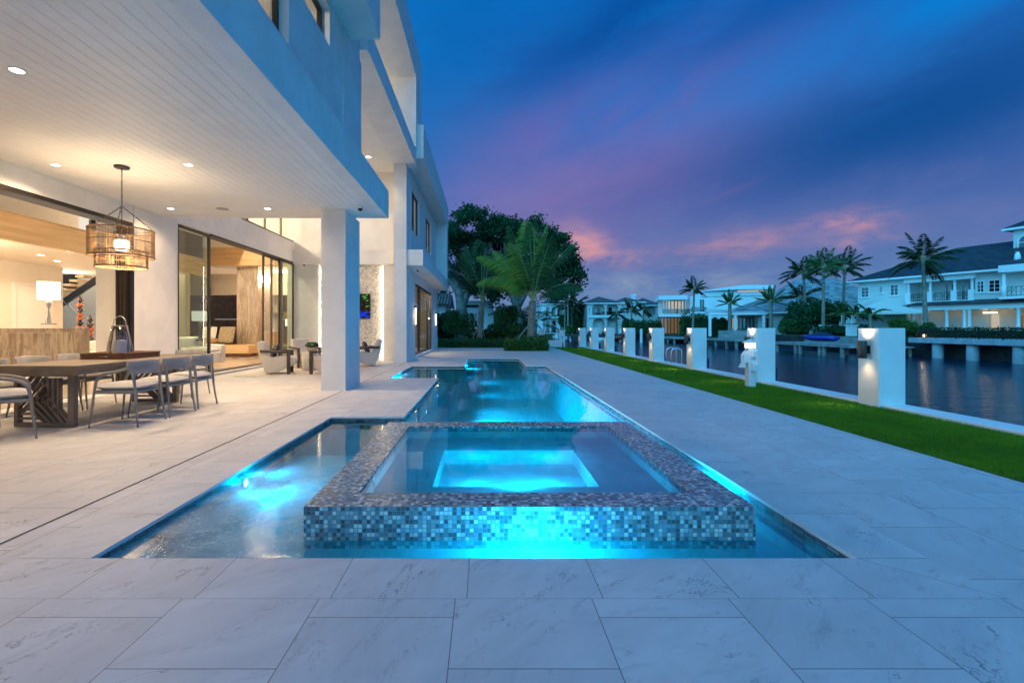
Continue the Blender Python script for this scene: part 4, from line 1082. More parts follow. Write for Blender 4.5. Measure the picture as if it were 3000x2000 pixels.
# ---------------------------------------------------------------- seawall pillars, pedestal, ladders
PY=[7.28+3.25*i for i in range(8)]
NUM=['largest white pillar, standing before the open canal in front of the cream house','white pillar directly behind the dock pedestal','white pillar just before the twin-hoop ladder, third along the seawall','white pillar just beyond the twin-hoop ladder, fourth along the seawall','fifth white pillar along the seawall from the pedestal end','sixth white pillar along the seawall toward the palms','seventh white pillar along the seawall, second last','last and smallest white pillar on the seawall by the end wall']
LN=['dark lamp glowing up and down on the largest seawall pillar','dark lamp on the seawall pillar behind the dock pedestal','dark lamp on the seawall pillar before the ladder','dark lamp on the seawall pillar beyond the ladder','dark lamp on the fifth seawall pillar','dark lamp on the sixth seawall pillar','dark lamp on the seventh seawall pillar','dark lamp on the last and smallest seawall pillar']
def up_lamp(x,y,label):
    t=thing('pillar_lamp',label,'wall light',(x,y,.875),0,'up and down lamps on the seawall pillars')
    m=MB(); m.lathe([(.058,-.135),(.062,-.13),(.062,.13),(.058,.135),(.05,.135),(.05,-.135),(.058,-.135)],(-.095,0,0),28,cap=False); m.build('shade',M['lampbronze'],t)
    m=MB(); m.box(-.036,0,-.02,.02,-.045,.045); m.box(-.012,-.001,-.045,.045,-.06,.06); m.build('bracket',M['black'],t)
    m=MB(); m.disc((-.095,0,.12),.05,20); m.disc((-.095,0,-.12),.05,20,up=-1); m.build('lens',M['pil_lens'],t)
    o=add_light('SPOT',(x-.10,y,.70),95,(1,.72,.40),t,.03,math.radians(62),None,1.0); aim(o,(-.62,-.05,-1))
    for s in (1,-1):
        o=add_light('SPOT',(x-.085,y,.875+s*.15),7 if s>0 else 6,(1,.68,.36),t,.03,math.radians(115),None,1.0)
        aim(o,(.35 if s>0 else -.12,0,s))
M['lampbronze']=pm('lamp_bronze',(.07,.055,.045),.4,metal=.5); M['pil_lens']=em('pillar_lamp_lens',(1,.8,.5),6)
for y,lb,l2 in zip(PY,NUM,LN):
    m=MB(); m.box(5.95,6.355,y,y+.405,-.03,1.205,.006); o=m.build('seawall_pillar',M['stucco']); tag(o,lb,'pillar','white pillars along the seawall')
    up_lamp(5.948,y+.20,l2)
PN=['dark blue mooring pipe beside the largest seawall pillar','dark blue mooring pipe beside the pillar behind the pedestal','dark blue mooring pipe beside the third seawall pillar','dark blue mooring pipe beside the fourth seawall pillar','dark blue mooring pipe beside the fifth seawall pillar','dark blue mooring pipe beside the sixth seawall pillar','dark blue mooring pipe beside the seventh seawall pillar']
for y,lb in zip(PY[1:],PN[1:]):
    m=MB(); m.lathe([(0,-1.5),(.055,-1.5),(.055,.32),(.05,.335),(0,.335)],(0,0,0),14,cap=False); o=m.build('mooring_pipe',M['navy']); o.location=(6.47,y+.23,0); tag(o,lb,'pole','mooring pipes along the seawall')
ps=thing('dock_pedestal','white dock power pedestal with a lit lantern top on the turf','pedestal',(5.47,9.92,-.005))
m=MB(); m.box(-.072,.072,-.08,.08,0,.80,.006); m.build('post',M['pvc'],ps)
m=MB(); m.box(-.066,.066,-.074,.074,.803,.905); m.build('lantern_glass',M['pedestal_lamp'],ps)
m=MB(); 
for sx in (-1,1):
    for sy in (-1,1): m.box(sx*.072-.008,sx*.072+.008,sy*.08-.008,sy*.08+.008,.80,.91)
m.box(-.006,.006,-.083,-.075,.80,.905); m.add([(-.115,-.12,.908),(.115,-.12,.908),(.115,.12,.908),(-.115,.12,.908),(0,0,.995)],[(3,2,1,0),(0,1,4),(1,2,4),(2,3,4),(3,0,4)]); m.build('roof_cap',M['pvc'],ps)
for z in (.62,.34): 
    m=MB(); m.prism([(-.16,z),(-.08,z-.0),(-.08,z+.19),(-.115,z+.19),(-.16,z+.12)],-.03,.062,'x'); m.build('socket_cover',M['pvc'],ps)
m=MB(); m.prism([(-.072,.50),(-.072,.74),(-.10,.74),(-.165,.66),(-.165,.50)],-.06,.06,'y'); m.build('hose_hood',M['pvc'],ps)
m=MB(); m.prism([(-.14,.50),(-.165,.50),(-.225,.40),(-.12,.40)],-.055,.055,'y'); m.build('flap',M['pvc'],ps)
m=MB(); m.box(-.0725,-.072,-.05,.02,.46,.485); m.box(-.0745,-.072,-.04,.03,.70,.78); m.box(-.075,-.0722,-.035,-.02,.205,.212); m.box(-.075,-.0722,.01,.025,.205,.212); m.build('meter_plate',M['steel'],ps)
add_light('POINT',(5.30,9.65,.86),.8,(1,.8,.5),ps,.05)
def ladder(y,label):
    t=thing('dock_ladder',label,'ladder',(6.2,y,.05))
    for s in (-.22,.22):
        m=MB(); m.tube(bez([(-.12,s,0),(-.12,s,.34),(-.06,s,.47),(.06,s,.50),(.17,s,.45),(.22,s,.32),(.22,s,-.9)],6),.021,12); m.build('rail',M['chrome'],t)
    for k in range(3): m=MB(); m.box(.18,.26,-.22,.22,-.35-.25*k,-.32-.25*k); m.build('rung',M['chrome'],t)
ladder(15.9,'polished steel hoop ladder standing between two seawall pillars')
for k,x in enumerate((4.9,5.35)):
    m=MB(); m.tube([(0,0,0),(0,0,.55),(.0,.12,.66),(0,.4,.66)],.04,12); o=m.build('steel_handrail',M['chrome']); o.location=(x,30.0,-.02); tag(o,['polished steel handrail post at the end of the turf, beside the end wall','polished steel handrail post at the end of the turf, near the last pillar'][k],'handrail','steel rails at the canal end')
# ---------------------------------------------------------------- plants
def frond_set(c,specs,n,wid,leaf,droop_leaf=.5,mat='frond',wind=(0,0,0),hang=None):
    """palm fronds: list of (azimuth, elevation, length, droop) -> leaflet quads and rib tubes"""
    V=[];rib=MB(); c=Vector(c); wind=Vector(wind)
    for az,el,L,dr in specs:
        d=Vector((math.cos(az)*math.cos(el),math.sin(az)*math.cos(el),math.sin(el))); side=Vector((-math.sin(az),math.cos(az),0))
        pts=[];p=c.copy(); steps=14; q=d.copy()
        for i in range(steps+1):
            pts.append(p.copy()); q=(q+Vector((0,0,-1))*dr/steps*(.35+1.4*i/steps)+wind*(.6*i/steps/steps)).normalized(); p=p+q*(L/steps)
        rib.tube(pts,[max(.004,(.034*L/4)*(1-i/steps)**.7) for i in range(steps+1)],5,False)
        for i in range(n):
            t=.16+.84*(i+random.random()*.6)/n; k=min(int(t*steps),steps-1); u=t*steps-k; b=pts[k].lerp(pts[k+1],u); fw=(pts[k+1]-pts[k]).normalized()
            ll=leaf*L/4*(math.sin(PI*min(1,t*.86+.12))**.6)*random.uniform(.9,1.08)
            for s in (-1,1):
                rd=random.uniform(.85,1.1) if hang else random.uniform(.5,1.2)
                dirv=(side*s*(.75 if not hang else .60)+fw*(.55+.5*t if not hang else .62)+Vector((0,0,-droop_leaf*rd))+wind*(.4*random.random() if not hang else hang)).normalized()
                w=fw*wid*.5; mid=b+dirv*ll*.5; tip=b+dirv*ll+Vector((0,0,-ll*.30*droop_leaf))
                V+= [b-w*.5,mid-w,tip,mid+w]
    V=np.array([tuple(v) for v in V],dtype=np.float32)
    return V,np.arange(len(V)).reshape(-1,4),rib
def palm_tree(label,base,ch,specs,n=46,wid=.035,leaf=1.0,r=(.2,.14),lean=(0,0),mat='frond',droop=.5,wind=(0,0,0),group=None,cat='palm tree',shaft=None,dry=None,hang=None,mat2=None):
    t=thing('palm_tree',label,cat,base,0,group); k=12
    pts=[(lean[0]*(i/k)**1.5,lean[1]*(i/k)**1.5,ch*i/k) for i in range(k+1)]
    rs=[]
    for i in range(k+1): rs.append(r[0]+(r[1]-r[0])*min(1,(i/k)*1.3)+(.07*r[0]/.2 if i==0 else 0)+(.02 if i%2 else 0)*r[0]/.2)
    m=MB(); m.tube(pts,rs,12); m.build('trunk',M['trunk'],t)
    c=(lean[0],lean[1],ch)
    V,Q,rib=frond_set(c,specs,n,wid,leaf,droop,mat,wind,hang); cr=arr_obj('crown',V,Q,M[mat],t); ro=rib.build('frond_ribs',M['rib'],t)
    if mat2:                                      # every other frond darker: lit and shaded tones set by colour
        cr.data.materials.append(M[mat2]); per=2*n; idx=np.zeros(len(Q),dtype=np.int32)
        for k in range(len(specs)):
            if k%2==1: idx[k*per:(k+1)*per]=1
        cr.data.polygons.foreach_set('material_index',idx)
    if dry:
        V,Q,rib=frond_set(c,dry,n,wid,leaf*.8,droop*1.3,'frond_dry',wind); arr_obj('dry_frond',V,Q,M['frond_dry'],t); rib.build('dry_frond_rib',M['frond_dry'],t)
    if shaft: m=MB(); m.tube([(lean[0],lean[1],ch-.1),(lean[0],lean[1],ch+shaft*.5),(lean[0],lean[1],ch+shaft)],[r[1]*1.15,r[1]*.8,r[1]*.35],10); m.build('crownshaft',M['rib'],t)
    return t
R=math.radians
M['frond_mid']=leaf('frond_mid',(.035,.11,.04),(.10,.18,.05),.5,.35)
spec2=[(R(a),R(e),L,d) for a,e,L,d in ((100,86,4.6,.35),(170,78,4.5,.45),(10,78,4.5,.5),(-80,80,4.3,.5),(178,62,4.2,1.25),(0,64,4.2,.9),(195,50,3.7,1.6),(-60,68,3.9,.9),(-120,66,3.9,1.0),(15,40,3.4,1.2),(150,66,3.9,.9),(60,66,3.9,.8))]
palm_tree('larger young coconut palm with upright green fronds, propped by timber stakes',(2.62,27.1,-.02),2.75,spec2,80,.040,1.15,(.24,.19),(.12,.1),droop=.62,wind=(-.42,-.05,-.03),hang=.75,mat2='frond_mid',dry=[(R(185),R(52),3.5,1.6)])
spec1=[(R(a),R(e),L*.95,d) for a,e,L,d in ((95,86,4.3,.3),(30,80,4.2,.5),(150,78,4.1,.6),(180,66,3.8,1.0),(10,68,3.9,.8),(-70,78,4.0,.6),(-120,68,3.7,1.0),(205,60,3.5,1.2),(-30,60,3.6,1.1),(70,66,3.6,1.0))]
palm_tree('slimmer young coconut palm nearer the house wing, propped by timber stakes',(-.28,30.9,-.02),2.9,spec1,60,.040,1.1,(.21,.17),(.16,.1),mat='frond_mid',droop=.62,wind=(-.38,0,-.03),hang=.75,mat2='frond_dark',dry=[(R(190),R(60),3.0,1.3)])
def stake(a,b,lb):
    m=MB(); a=Vector(a);b=Vector(b); bar3(m,a,b,.05,.05) ; o=m.build('support_stake',M['stake']); tag(o,lb,'stake','timber stakes propping the palms')
stake((1.35,26.2,.0),(2.55,27.0,1.45),'long timber stake slanting up from the low hedge to the larger palm')
stake((3.2,27.0,.0),(2.80,27.15,1.5),'timber stake propping the larger palm on its canal side')
stake((-.98,30.6,.05),(-.34,30.9,1.3),'timber stake propping the slimmer palm on its house side')
stake((.25,30.5,.0),(-.16,30.9,1.35),'timber stake propping the slimmer palm on its canal side')
def leafbox(name,label,x0,x1,y0,y1,z0,z1,n,size,mat,cat='hedge',jit=.10,core=.12,group=None):
    t=thing(name,label,cat,((x0+x1)/2,(y0+y1)/2,z0),0,group)
    hx,hy,h=(x1-x0)/2,(y1-y0)/2,z1-z0
    P=rng.uniform(-1,1,(n,3)); f=rng.integers(0,4,n)
    P[f==0,2]=1; P[f==1,1]=-1; P[f==2,0]=-1; P[f==3,0]=1
    bumpy=1+.10*np.sin(P[:,0]*hx*5+P[:,1]*3)+.08*np.sin(P[:,0]*hx*11+1)
    C=np.stack([P[:,0]*hx,P[:,1]*hy,(P[:,2]*.5+.5)*h*bumpy],1)+rng.normal(0,jit,(n,3))*np.array([1,1,.8]); C[:,2]=np.maximum(C[:,2],.02)
    V,Q=leaves_np(C,size); arr_obj('foliage',V,Q,M[mat],t)
    m=MB(); m.box(-hx+core,hx-core,-hy+core,hy-core,0,max(.05,h-core)); m.build('branch_core',M['hedge_core'],t)
    return t
def bush(label,x,y,z0,rx,ry,h,n,size,mat,cat='shrub',name='shrub',stems=0,group=None,clear=0.0,blobs=9):
    t=thing(name,label,cat,(x,y,z0),0,group); Cs=[]
    for b in range(blobs):
        a=rng.uniform(0,2*PI); rr=rng.uniform(.15,.75); c=np.array([math.cos(a)*rr*rx,math.sin(a)*rr*ry,clear+(h-clear)*rng.uniform(.25,.8)]); s=rng.uniform(.3,.5)
        k=n//blobs; d=rng.normal(0,1,(k,3)); d/=np.linalg.norm(d,axis=1)[:,None]; d*=rng.uniform(.55,1.05,k)[:,None]
        Cs.append(c+d*np.array([rx*s,ry*s,(h-clear)*s*.62]))
    C=np.concatenate(Cs); C[:,2]=np.clip(C[:,2],.03,None)
    V,Q=leaves_np(C,size); arr_obj('foliage',V,Q,M[mat],t)
    if stems:
        m=MB()
        for k in range(stems):
            a=2*PI*k/stems+.4; m.tube([(math.cos(a)*.05,math.sin(a)*.05,0),(math.cos(a)*.18,math.sin(a)*.18,h*.3),(math.cos(a)*rx*.55,math.sin(a)*ry*.5,h*.65)],[.035,.025,.01],7)
        m.build('stem',M['bark'],t)
    else:
        m=MB(); m.lathe([(0,0),(rx*.35,.02),(rx*.45,h*.45),(rx*.2,h*.7),(0,h*.75)],n=12,sy=ry/rx); m.build('branch_core',M['hedge_core'],t)
    return t
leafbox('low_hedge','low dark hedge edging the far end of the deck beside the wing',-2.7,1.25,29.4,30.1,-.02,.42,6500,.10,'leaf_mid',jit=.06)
leafbox('low_hedge','bright low hedge bulging onto the deck around the larger palm',1.25,3.25,25.35,26.6,-.02,.50,6500,.11,'leaf_bright',jit=.07)
leafbox('low_hedge','low hedge behind the larger palm beside the end wall',1.9,3.4,26.7,29.0,-.02,.62,5000,.12,'leaf_bright',jit=.09)
bush('multi stem shrub with pale stems beside the house wing',-1.75,31.3,-.02,1.15,.8,2.5,5200,.15,'leaf_mid',stems=5,clear=.7)
bush('dense dark shrub between the two young palms',1.35,31.6,-.02,1.2,.9,2.75,6500,.15,'leaf_mid',stems=5,clear=.35)
bush('small bright green shrub at the foot of the slimmer palm',-.55,30.3,-.02,.6,.4,.62,1500,.12,'leaf_mid')
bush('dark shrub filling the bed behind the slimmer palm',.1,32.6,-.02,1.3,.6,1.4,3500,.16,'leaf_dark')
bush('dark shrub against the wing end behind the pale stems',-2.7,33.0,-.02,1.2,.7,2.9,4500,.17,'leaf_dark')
bush('loose fern-like shrub behind the larger palm',2.0,30.5,-.02,.9,.7,1.5,2600,.16,'leaf_mid')
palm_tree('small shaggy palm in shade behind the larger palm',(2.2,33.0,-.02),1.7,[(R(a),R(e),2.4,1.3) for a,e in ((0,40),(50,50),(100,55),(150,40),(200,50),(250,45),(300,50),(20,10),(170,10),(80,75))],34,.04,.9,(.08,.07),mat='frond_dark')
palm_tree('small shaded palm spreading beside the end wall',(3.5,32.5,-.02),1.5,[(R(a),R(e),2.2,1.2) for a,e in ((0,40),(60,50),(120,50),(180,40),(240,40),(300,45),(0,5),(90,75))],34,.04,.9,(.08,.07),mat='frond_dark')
# the big spreading tree
def big_tree(label,base,blobs,n,size,mat,trunkpts,cat='tree'):
    t=thing('broad_tree',label,cat,base); Cs=[]
    for (bx,by,bz,rx,ry,rz) in blobs:
        k=int(n*rx*rz/sum(b[3]*b[5] for b in blobs))
        cl=max(6,k//120); dc=rng.normal(0,1,(cl,3)); dc/=np.linalg.norm(dc,axis=1)[:,None]; dc*=rng.uniform(.6,1.0,cl)[:,None]
        idx=rng.integers(0,cl,k); sp=rng.normal(0,.34,(k,3))*np.array([1,1,.7])
        Cs.append(np.array([bx,by,bz])+dc[idx]*np.array([rx,ry,rz])+sp)
    C=np.concatenate(Cs); V,Q=leaves_np(C,size); arr_obj('crown',V,Q,M[mat],t)
    m=MB()
    for pts,rs in trunkpts: m.tube(bez(pts,5),list(np.interp(np.linspace(0,1,len(bez(pts,5))),np.linspace(0,1,len(rs)),rs)),10)
    m.build('trunk',M['bark'],t)
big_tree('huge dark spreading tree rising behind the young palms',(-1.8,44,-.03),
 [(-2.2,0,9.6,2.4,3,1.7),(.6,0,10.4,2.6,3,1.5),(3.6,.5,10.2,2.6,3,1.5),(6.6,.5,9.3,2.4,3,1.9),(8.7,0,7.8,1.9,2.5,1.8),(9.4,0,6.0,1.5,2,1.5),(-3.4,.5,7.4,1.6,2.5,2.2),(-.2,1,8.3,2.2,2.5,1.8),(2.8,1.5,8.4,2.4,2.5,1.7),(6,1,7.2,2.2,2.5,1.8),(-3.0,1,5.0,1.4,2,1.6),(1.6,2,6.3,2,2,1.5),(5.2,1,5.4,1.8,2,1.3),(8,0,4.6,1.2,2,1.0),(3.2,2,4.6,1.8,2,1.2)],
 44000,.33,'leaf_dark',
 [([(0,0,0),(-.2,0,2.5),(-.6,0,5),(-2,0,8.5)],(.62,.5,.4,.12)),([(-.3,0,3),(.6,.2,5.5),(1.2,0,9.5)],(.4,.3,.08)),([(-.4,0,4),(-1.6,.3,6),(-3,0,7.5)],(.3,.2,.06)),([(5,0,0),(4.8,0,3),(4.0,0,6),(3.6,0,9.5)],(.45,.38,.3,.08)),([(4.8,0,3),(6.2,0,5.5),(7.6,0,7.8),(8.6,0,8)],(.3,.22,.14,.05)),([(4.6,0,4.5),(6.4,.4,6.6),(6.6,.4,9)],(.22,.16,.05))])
# ---------------------------------------------------------------- far houses: each on its own facade plane
class Fac:
    def __init__(s,name,label,A,B,z0=0,cat='house'):
        s.A=Vector(A); s.B=Vector(B); s.u=(s.B-s.A).normalized(); s.z0=z0
        s.t=thing(name,label,cat,(A[0],A[1],z0),math.atan2(s.u.y,s.u.x))
    def hit(s,px):
        d=(px-CX)/F; ax,ay=s.A; ux,uy=s.u              # ax+ux*k = t*d ; ay+uy*k = t
        k=(ax-ay*d)/(uy*d-ux); return k, ay+uy*k
    def U(s,px): return s.hit(px)[0]
    def Z(s,px,py): return H+(CY-py)/F*s.hit(px)[1]-s.z0
    def r(s,x0,y0,x1,y1):
        xm=(x0+x1)/2; return s.U(x0),s.U(x1),s.Z(xm,y1),s.Z(xm,y0)
    def b(s,name,mat,rects,y0,y1,parent=None,bottom=None):
        m=MB()
        for q in rects:
            u0,u1,z0,z1=s.r(*q); m.box(u0,u1,y0,y1,z0 if bottom is None else bottom,z1)
        return m.build(name,M[mat] if isinstance(mat,str) else mat,parent or s.t)
    def win(s,q,cols=2,rows=2,pane='pane_blue',dep=.06,frame='trim',w=.06,y=0.0,arch=False):
        u0,u1,z0,z1=s.r(*q); m=MB(); m.frame(u0,u1,z0,z1,w,y-dep,y+.02)
        for i in range(1,cols): c=u0+(u1-u0)*i/cols; m.box(c-w*.4,c+w*.4,y-dep+.006,y+.015,z0+w,z1-w)
        for i in range(1,rows): c=z0+(z1-z0)*i/rows; m.box(u0+w,u1-w,y-dep+.009,y+.012,c-w*.25,c+w*.25)
        m.box(u0-.08,u1+.08,y-.12,y+.02,z0-.10,z0-.002)
        o=m.build('window',M[frame],s.t); p=MB(); p.quad((u0+w,y-dep*.4,z0+w),(u1-w,y-dep*.4,z0+w),(u1-w,y-dep*.4,z1-w),(u0+w,y-dep*.4,z1-w)); p.build('pane',M[pane],o); return o
    def hip(s,name,mat,u0,u1,y0,y1,ze,zr,parent=None,ov=.5,fl=.12):
        u0-=ov;u1+=ov;y0-=ov;y1+=ov; ins=min((y1-y0)/2,(u1-u0)/2*.98); ym=(y0+y1)/2
        a=[(u0,y0,ze),(u1,y0,ze),(u1,y1,ze),(u0,y1,ze)]; r0,r1=(u0+ins,ym,zr),(u1-ins,ym,zr)
        m=MB(); m.add(a+[r0,r1],[(0,1,5,4),(2,3,4,5),(1,2,5),(3,0,4)]); o=m.build(name,M[mat],parent or s.t)
        e=MB(); e.box(u0,u1,y0,y1,ze-fl*1.6,ze-.003); e.build('eave',M['trim'],o); return o
def arch_wall(m,u0,u1,z0,z1,ops,y0,y1,n=10):       # ops: (ua,ub,spring z, bottom z)
    cur=u0
    for ua,ub,zs,zb in ops:
        m.box(cur,ua,y0,y1,z0,z1); r=(ub-ua)/2; hgt=min(r*.75,z1-zs-.15)
        if zb>z0: m.box(ua,ub,y0,y1,z0,zb)
        pts=[(ua+(ub-ua)*i/n, zs+hgt*math.sqrt(max(0,1-((i/n)*2-1)**2))) for i in range(n+1)]
        for (a,za),(b,zc) in zip(pts[:-1],pts[1:]): m.prism([(a,za),(b,zc),(b,z1),(a,z1)],y0,y1,'y')
        cur=ub
    m.box(cur,u1,y0,y1,z0,z1)
# arcaded house
f=Fac('arcaded_house','pale two storey house with double arches on both floors, brown tile roof and chimney',(20.0,95),(35.6,95),-.02)
u0,u1=f.U(1720),f.U(1822); ze=f.Z(1770,887.5)
m=MB(); m.box(u0,u1,1.6,10,0,ze); m.box(u0,u0+.3,.3,1.6,0,ze); m.box(u1-.3,u1,.3,1.6,0,ze); m.box(u0+.3,u1-.3,.3,1.6,f.Z(1770,928),f.Z(1770,923))
arch_wall(m,u0,u1,f.Z(1770,928),ze,[(f.U(1735),f.U(1772),f.Z(1755,902),f.Z(1755,923)),(f.U(1776),f.U(1812),f.Z(1795,901),f.Z(1795,923))],0,.3)
arch_wall(m,u0,u1,0,f.Z(1770,928),[(f.U(1736),f.U(1771),f.Z(1755,945),0),(f.U(1777.5),f.U(1811),f.Z(1795,945),0)],-.15,.29)
m.build('wall',M['house_cream'],f.t)
m=MB(); 
for k in range(30): a=u0+.3+(u1-u0-.6)*k/30; m.lathe([(.14,0),(.14,.0)],(a,0,0),4) if False else m.box(a,a+.16,-.55,.0,f.Z(1770,931),f.Z(1770,928.5))
m.build('tile_cornice',M['trim'],f.t)
f.hip('roof','roof_brown',u0,u1,0,10,ze,f.Z(1770,864))
u2=f.U(1888); m=MB(); m.box(u1,u2,.8,10,0,f.Z(1855,885)); m.box(f.U(1822),f.U(1835),.55,.8,f.Z(1830,897),f.Z(1830,887.5)); m.box(f.U(1872),f.U(1887),.55,.8,f.Z(1880,897),f.Z(1880,887.5)); m.build('wing_wall',M['house_cream'],f.t)
f.hip('wing_roof','roof_brown',u1,u2,.8,10,f.Z(1855,883.5),f.Z(1855,866))
u3=f.U(1945); m=MB(); arch_wall(m,u2,u3,0,f.Z(1915,893),[(f.U(1892),f.U(1932),f.Z(1910,905),f.Z(1910,922))],2,2.3); m.box(u2,u3,4,12,0,f.Z(1915,893)); m.build('side_wall',M['house_cream'],f.t); f.hip('side_roof','roof_brown',u2,u3,2,12,f.Z(1915,892),f.Z(1915,866))
ch_=MB(); ch_.box(f.U(1871),f.U(1881),4,5,f.Z(1876,882),f.Z(1876,864)); ch_.box(f.U(1870),f.U(1882),3.9,5.1,f.Z(1876,863.5),f.Z(1876,857)); o=ch_.build('chimney',M['house_white'],f.t)
f.win((1837,895,1868,917),3,1,y=.8); f.win((1724,900,1728.5,911),1,1); f.win((1816.5,900,1821,919),1,1)
for q in ((1753,899,1766,922),(1787,898,1800,922),(1740,900,1745,911)): f.win(q,1,1,y=1.6)
f.win((1818,941,1829,966),2,1,y=0.79)
f.b('balcony_rail','bronze',[(1736,912,1771,912.7),(1777,912,1811,912.7)],.02,.06); f.b('balcony_glass','glass_dark',[(1736,913,1771,922.6),(1777,913,1811,922.6)],.03,.045)
f.b('garage_door','house_white',[(1737,942,1770,975),(1778,942,1810,975)],1.45,1.58)
# modern white house
f=Fac('modern_villa','flat roofed white villa with lit glass corner and a cantilevered roof',(30.9,86),(52.0,80),.05)
f.b('roof_slab','house_white',[(1929,866,2012,878.5)],-1.0,9); f.b('balcony_slab','house_white',[(1929,919.5,2022,928)],-1.0,7)
f.b('wall','house_white',[(2021,866,2300,990)],.0,9,bottom=0); f.b('upper_wall','house_white',[(2052,852,2270,866.5)],-.3,9); f.b('back_wall','house_white',[(1935,878,2020,990)],5.5,6,bottom=0)
def glassbox(q,y,n,mat,frame='bronze'):
    u0,u1,z0,z1=f.r(*q); m=MB(); m.frame(u0,u1,z0,z1,.10,y-.08,y+.04)
    for i in range(1,n): c=u0+(u1-u0)*i/n; m.box(c-.07,c+.07,y-.07,y+.03,z0+.1,z1-.1)
    o=m.build('window_wall',M[frame],f.t); p=MB(); p.quad((u0+.1,y,z0+.1),(u1-.1,y,z0+.1),(u1-.1,y,z1-.1),(u0+.1,y,z1-.1)); p.build('pane',M['glass'],o); b=MB(); b.quad((u0,y+1.6,z0),(u1,y+1.6,z0),(u1,y+1.6,z1),(u0,y+1.6,z1)); b.build('lit_interior',M[mat],o)
    return u0,u1,z0,z1
glassbox((1957,879,2008,919),1.2,5,'lit_cream'); glassbox((1937,929,2008,978),1.4,7,'lit_room_dim')
u0,u1,z0,z1=f.r(1940,905,2020,919.5); m=MB(); m.box(u0,u1,-.9,-.87,z0,z1); m.build('balcony_glass',M['glass_dark'],f.t)
for px in (1943,1957,2007): f.b('post','trim',[(px-1,879,px+1,919)],-.6,-.45)
f.win((2049,876,2064,912),2,1,pane='pane_blue',y=0); f.b('balcony_glass','glass_dark',[(2022,900,2068,913)],-.85,-.82); f.b('balcony_slab','house_white',[(2020,914,2070,919)],-1,.0)
u=[f.U(x) for x in (2058,2170,2260)]; m=MB(); m.add([(u[0],-.8,f.Z(2060,852)),(u[1],-1.2,f.Z(2170,836.5)),(u[2],-1.2,f.Z(2260,836.5)),(u[2],-1.2,f.Z(2260,848)),(u[1],-1.2,f.Z(2170,848.5)),(u[0],-.8,f.Z(2060,854)),(u[0],8,f.Z(2060,852)),(u[1],8,f.Z(2170,836.5)),(u[2],8,f.Z(2260,836.5)),(u[2],8,f.Z(2260,848)),(u[1],8,f.Z(2170,848.5)),(u[0],8,f.Z(2060,854))],[(0,5,4,1),(1,4,3,2),(0,1,7,6),(1,2,8,7),(5,11,10,4),(4,10,9,3),(2,3,9,8),(0,6,11,5)]); m.build('upper_roof',M['house_white'],f.t)
f.b('lit_soffit_line','lit_cream',[(2160,850,2243,854)],-.36,-.31); f.b('lit_slot','lit_room',[(2216,875,2242,878.5)],-.05,-.01)  # first strip: lit soffit line given a glow of its own
[f.b('pilaster','house_white',[q],-.12,-.002) for q in ((2076,868,2090,915),(2130,868,2142,915),(2180,868,2184,915))]; f.b('recess_line','gap',[(2078,866,2122,867.5)],-.04,-.001)
# lodge with the slate roof
f=Fac('lodge_house','low lodge with pale slate hip roof, canvas awning and amber lit windows',(31.9,66),(45.5,62),.05)
u0,u1=f.U(2148),f.U(2345); m=MB(); m.box(u0+1.2,u1,2.6,9,0,f.Z(2240,915)); m.box(f.U(2222),f.U(2236),.2,2.6,0,f.Z(2230,915)); m.box(f.U(2237),u1,.6,2.6,0,f.Z(2280,915)); m.build('wall',M['house_cream'],f.t)
f.hip('roof','roof_slate',u0,u1+2,0,9,f.Z(2240,914),f.Z(2240,870))
glassbox((2154,928,2221,966),2.4,6,'lit_room'); f.win((2238,930,2268,966),3,1,y=.58)
f.b('awning','trim',[(2070,917,2237,923)],-1.6,1.5); m=MB(); ua,ub=f.U(2070),f.U(2237); za=f.Z(2150,917); m.add([(ua,-1.6,za+.01),(ub,-1.6,za+.01),(ub,1.5,za+.55),(ua,1.5,za+.55),(ua,1.5,za+.01),(ub,1.5,za+.01)],[(0,1,2,3),(0,3,4),(1,5,2)]); m.build('awning_canvas',M['whitefab'],f.t)
for px in (2075,2147,2229): 
    m=MB(); c=f.U(px); m.box(c-.16,c+.16,-1.5,-1.18,0,f.Z(px,923.5)); m.build('post',M['trim'],f.t)
# tall slate roof behind the palms
f=Fac('slate_roof_house','house with a tall pale slate roof hidden behind the palm group',(44,72),(60,67),.1)
u0,u1=f.U(2236),f.U(2520); m=MB(); m.box(u0,u1,0,10,0,f.Z(2380,903)); m.build('wall',M['house_cream'],f.t); f.hip('roof','roof_slate',u0,u1+5,0,12,f.Z(2380,902),f.Z(2380,806))
# large cream house
f=Fac('waterfront_mansion','large cream waterfront house with dark slate roof, balcony columns and a cupola tower',(42.4,55.6),(48.4,39.4),.42)
def q3(x0,y0,x1,y1): return (2500+x0/3.92,660+y0/3.92,2500+x1/3.92,660+y1/3.92)
def p3(x,y): return (2500+x/3.92,660+y/3.92)
uL=f.U(2513); uR=f.U(3180); ub0,ub1=f.U(p3(615,0)[0]),f.U(p3(1400,0)[0]); zE=f.Z(*p3(700,600)); zF=f.Z(*p3(1000,868)); zG=f.Z(*p3(1000,920))
m=MB(); m.box(uL,ub0,0,10,0,zE); m.box(ub0,ub1,2.0,10,0,zE); m.box(ub1,uR,0,10,zG,zE); m.box(ub1,uR,2.5,10,0,zG); m.build('wall',M['house_cream'],f.t)
o=f.hip('roof','roof_dark',uL,uR+4,-.1,12,zE+.12,zE+3.3,ov=.7)
m=MB(); m.box(ub0,ub1,-.25,2.0,zF-.25,zF+.0); m.build('balcony_slab',M['trim'],f.t); m=MB(); m.box(ub0-.1,ub1+.1,-.35,.3,zE-.55,zE-.02); m.build('balcony_beam',M['trim'],f.t)
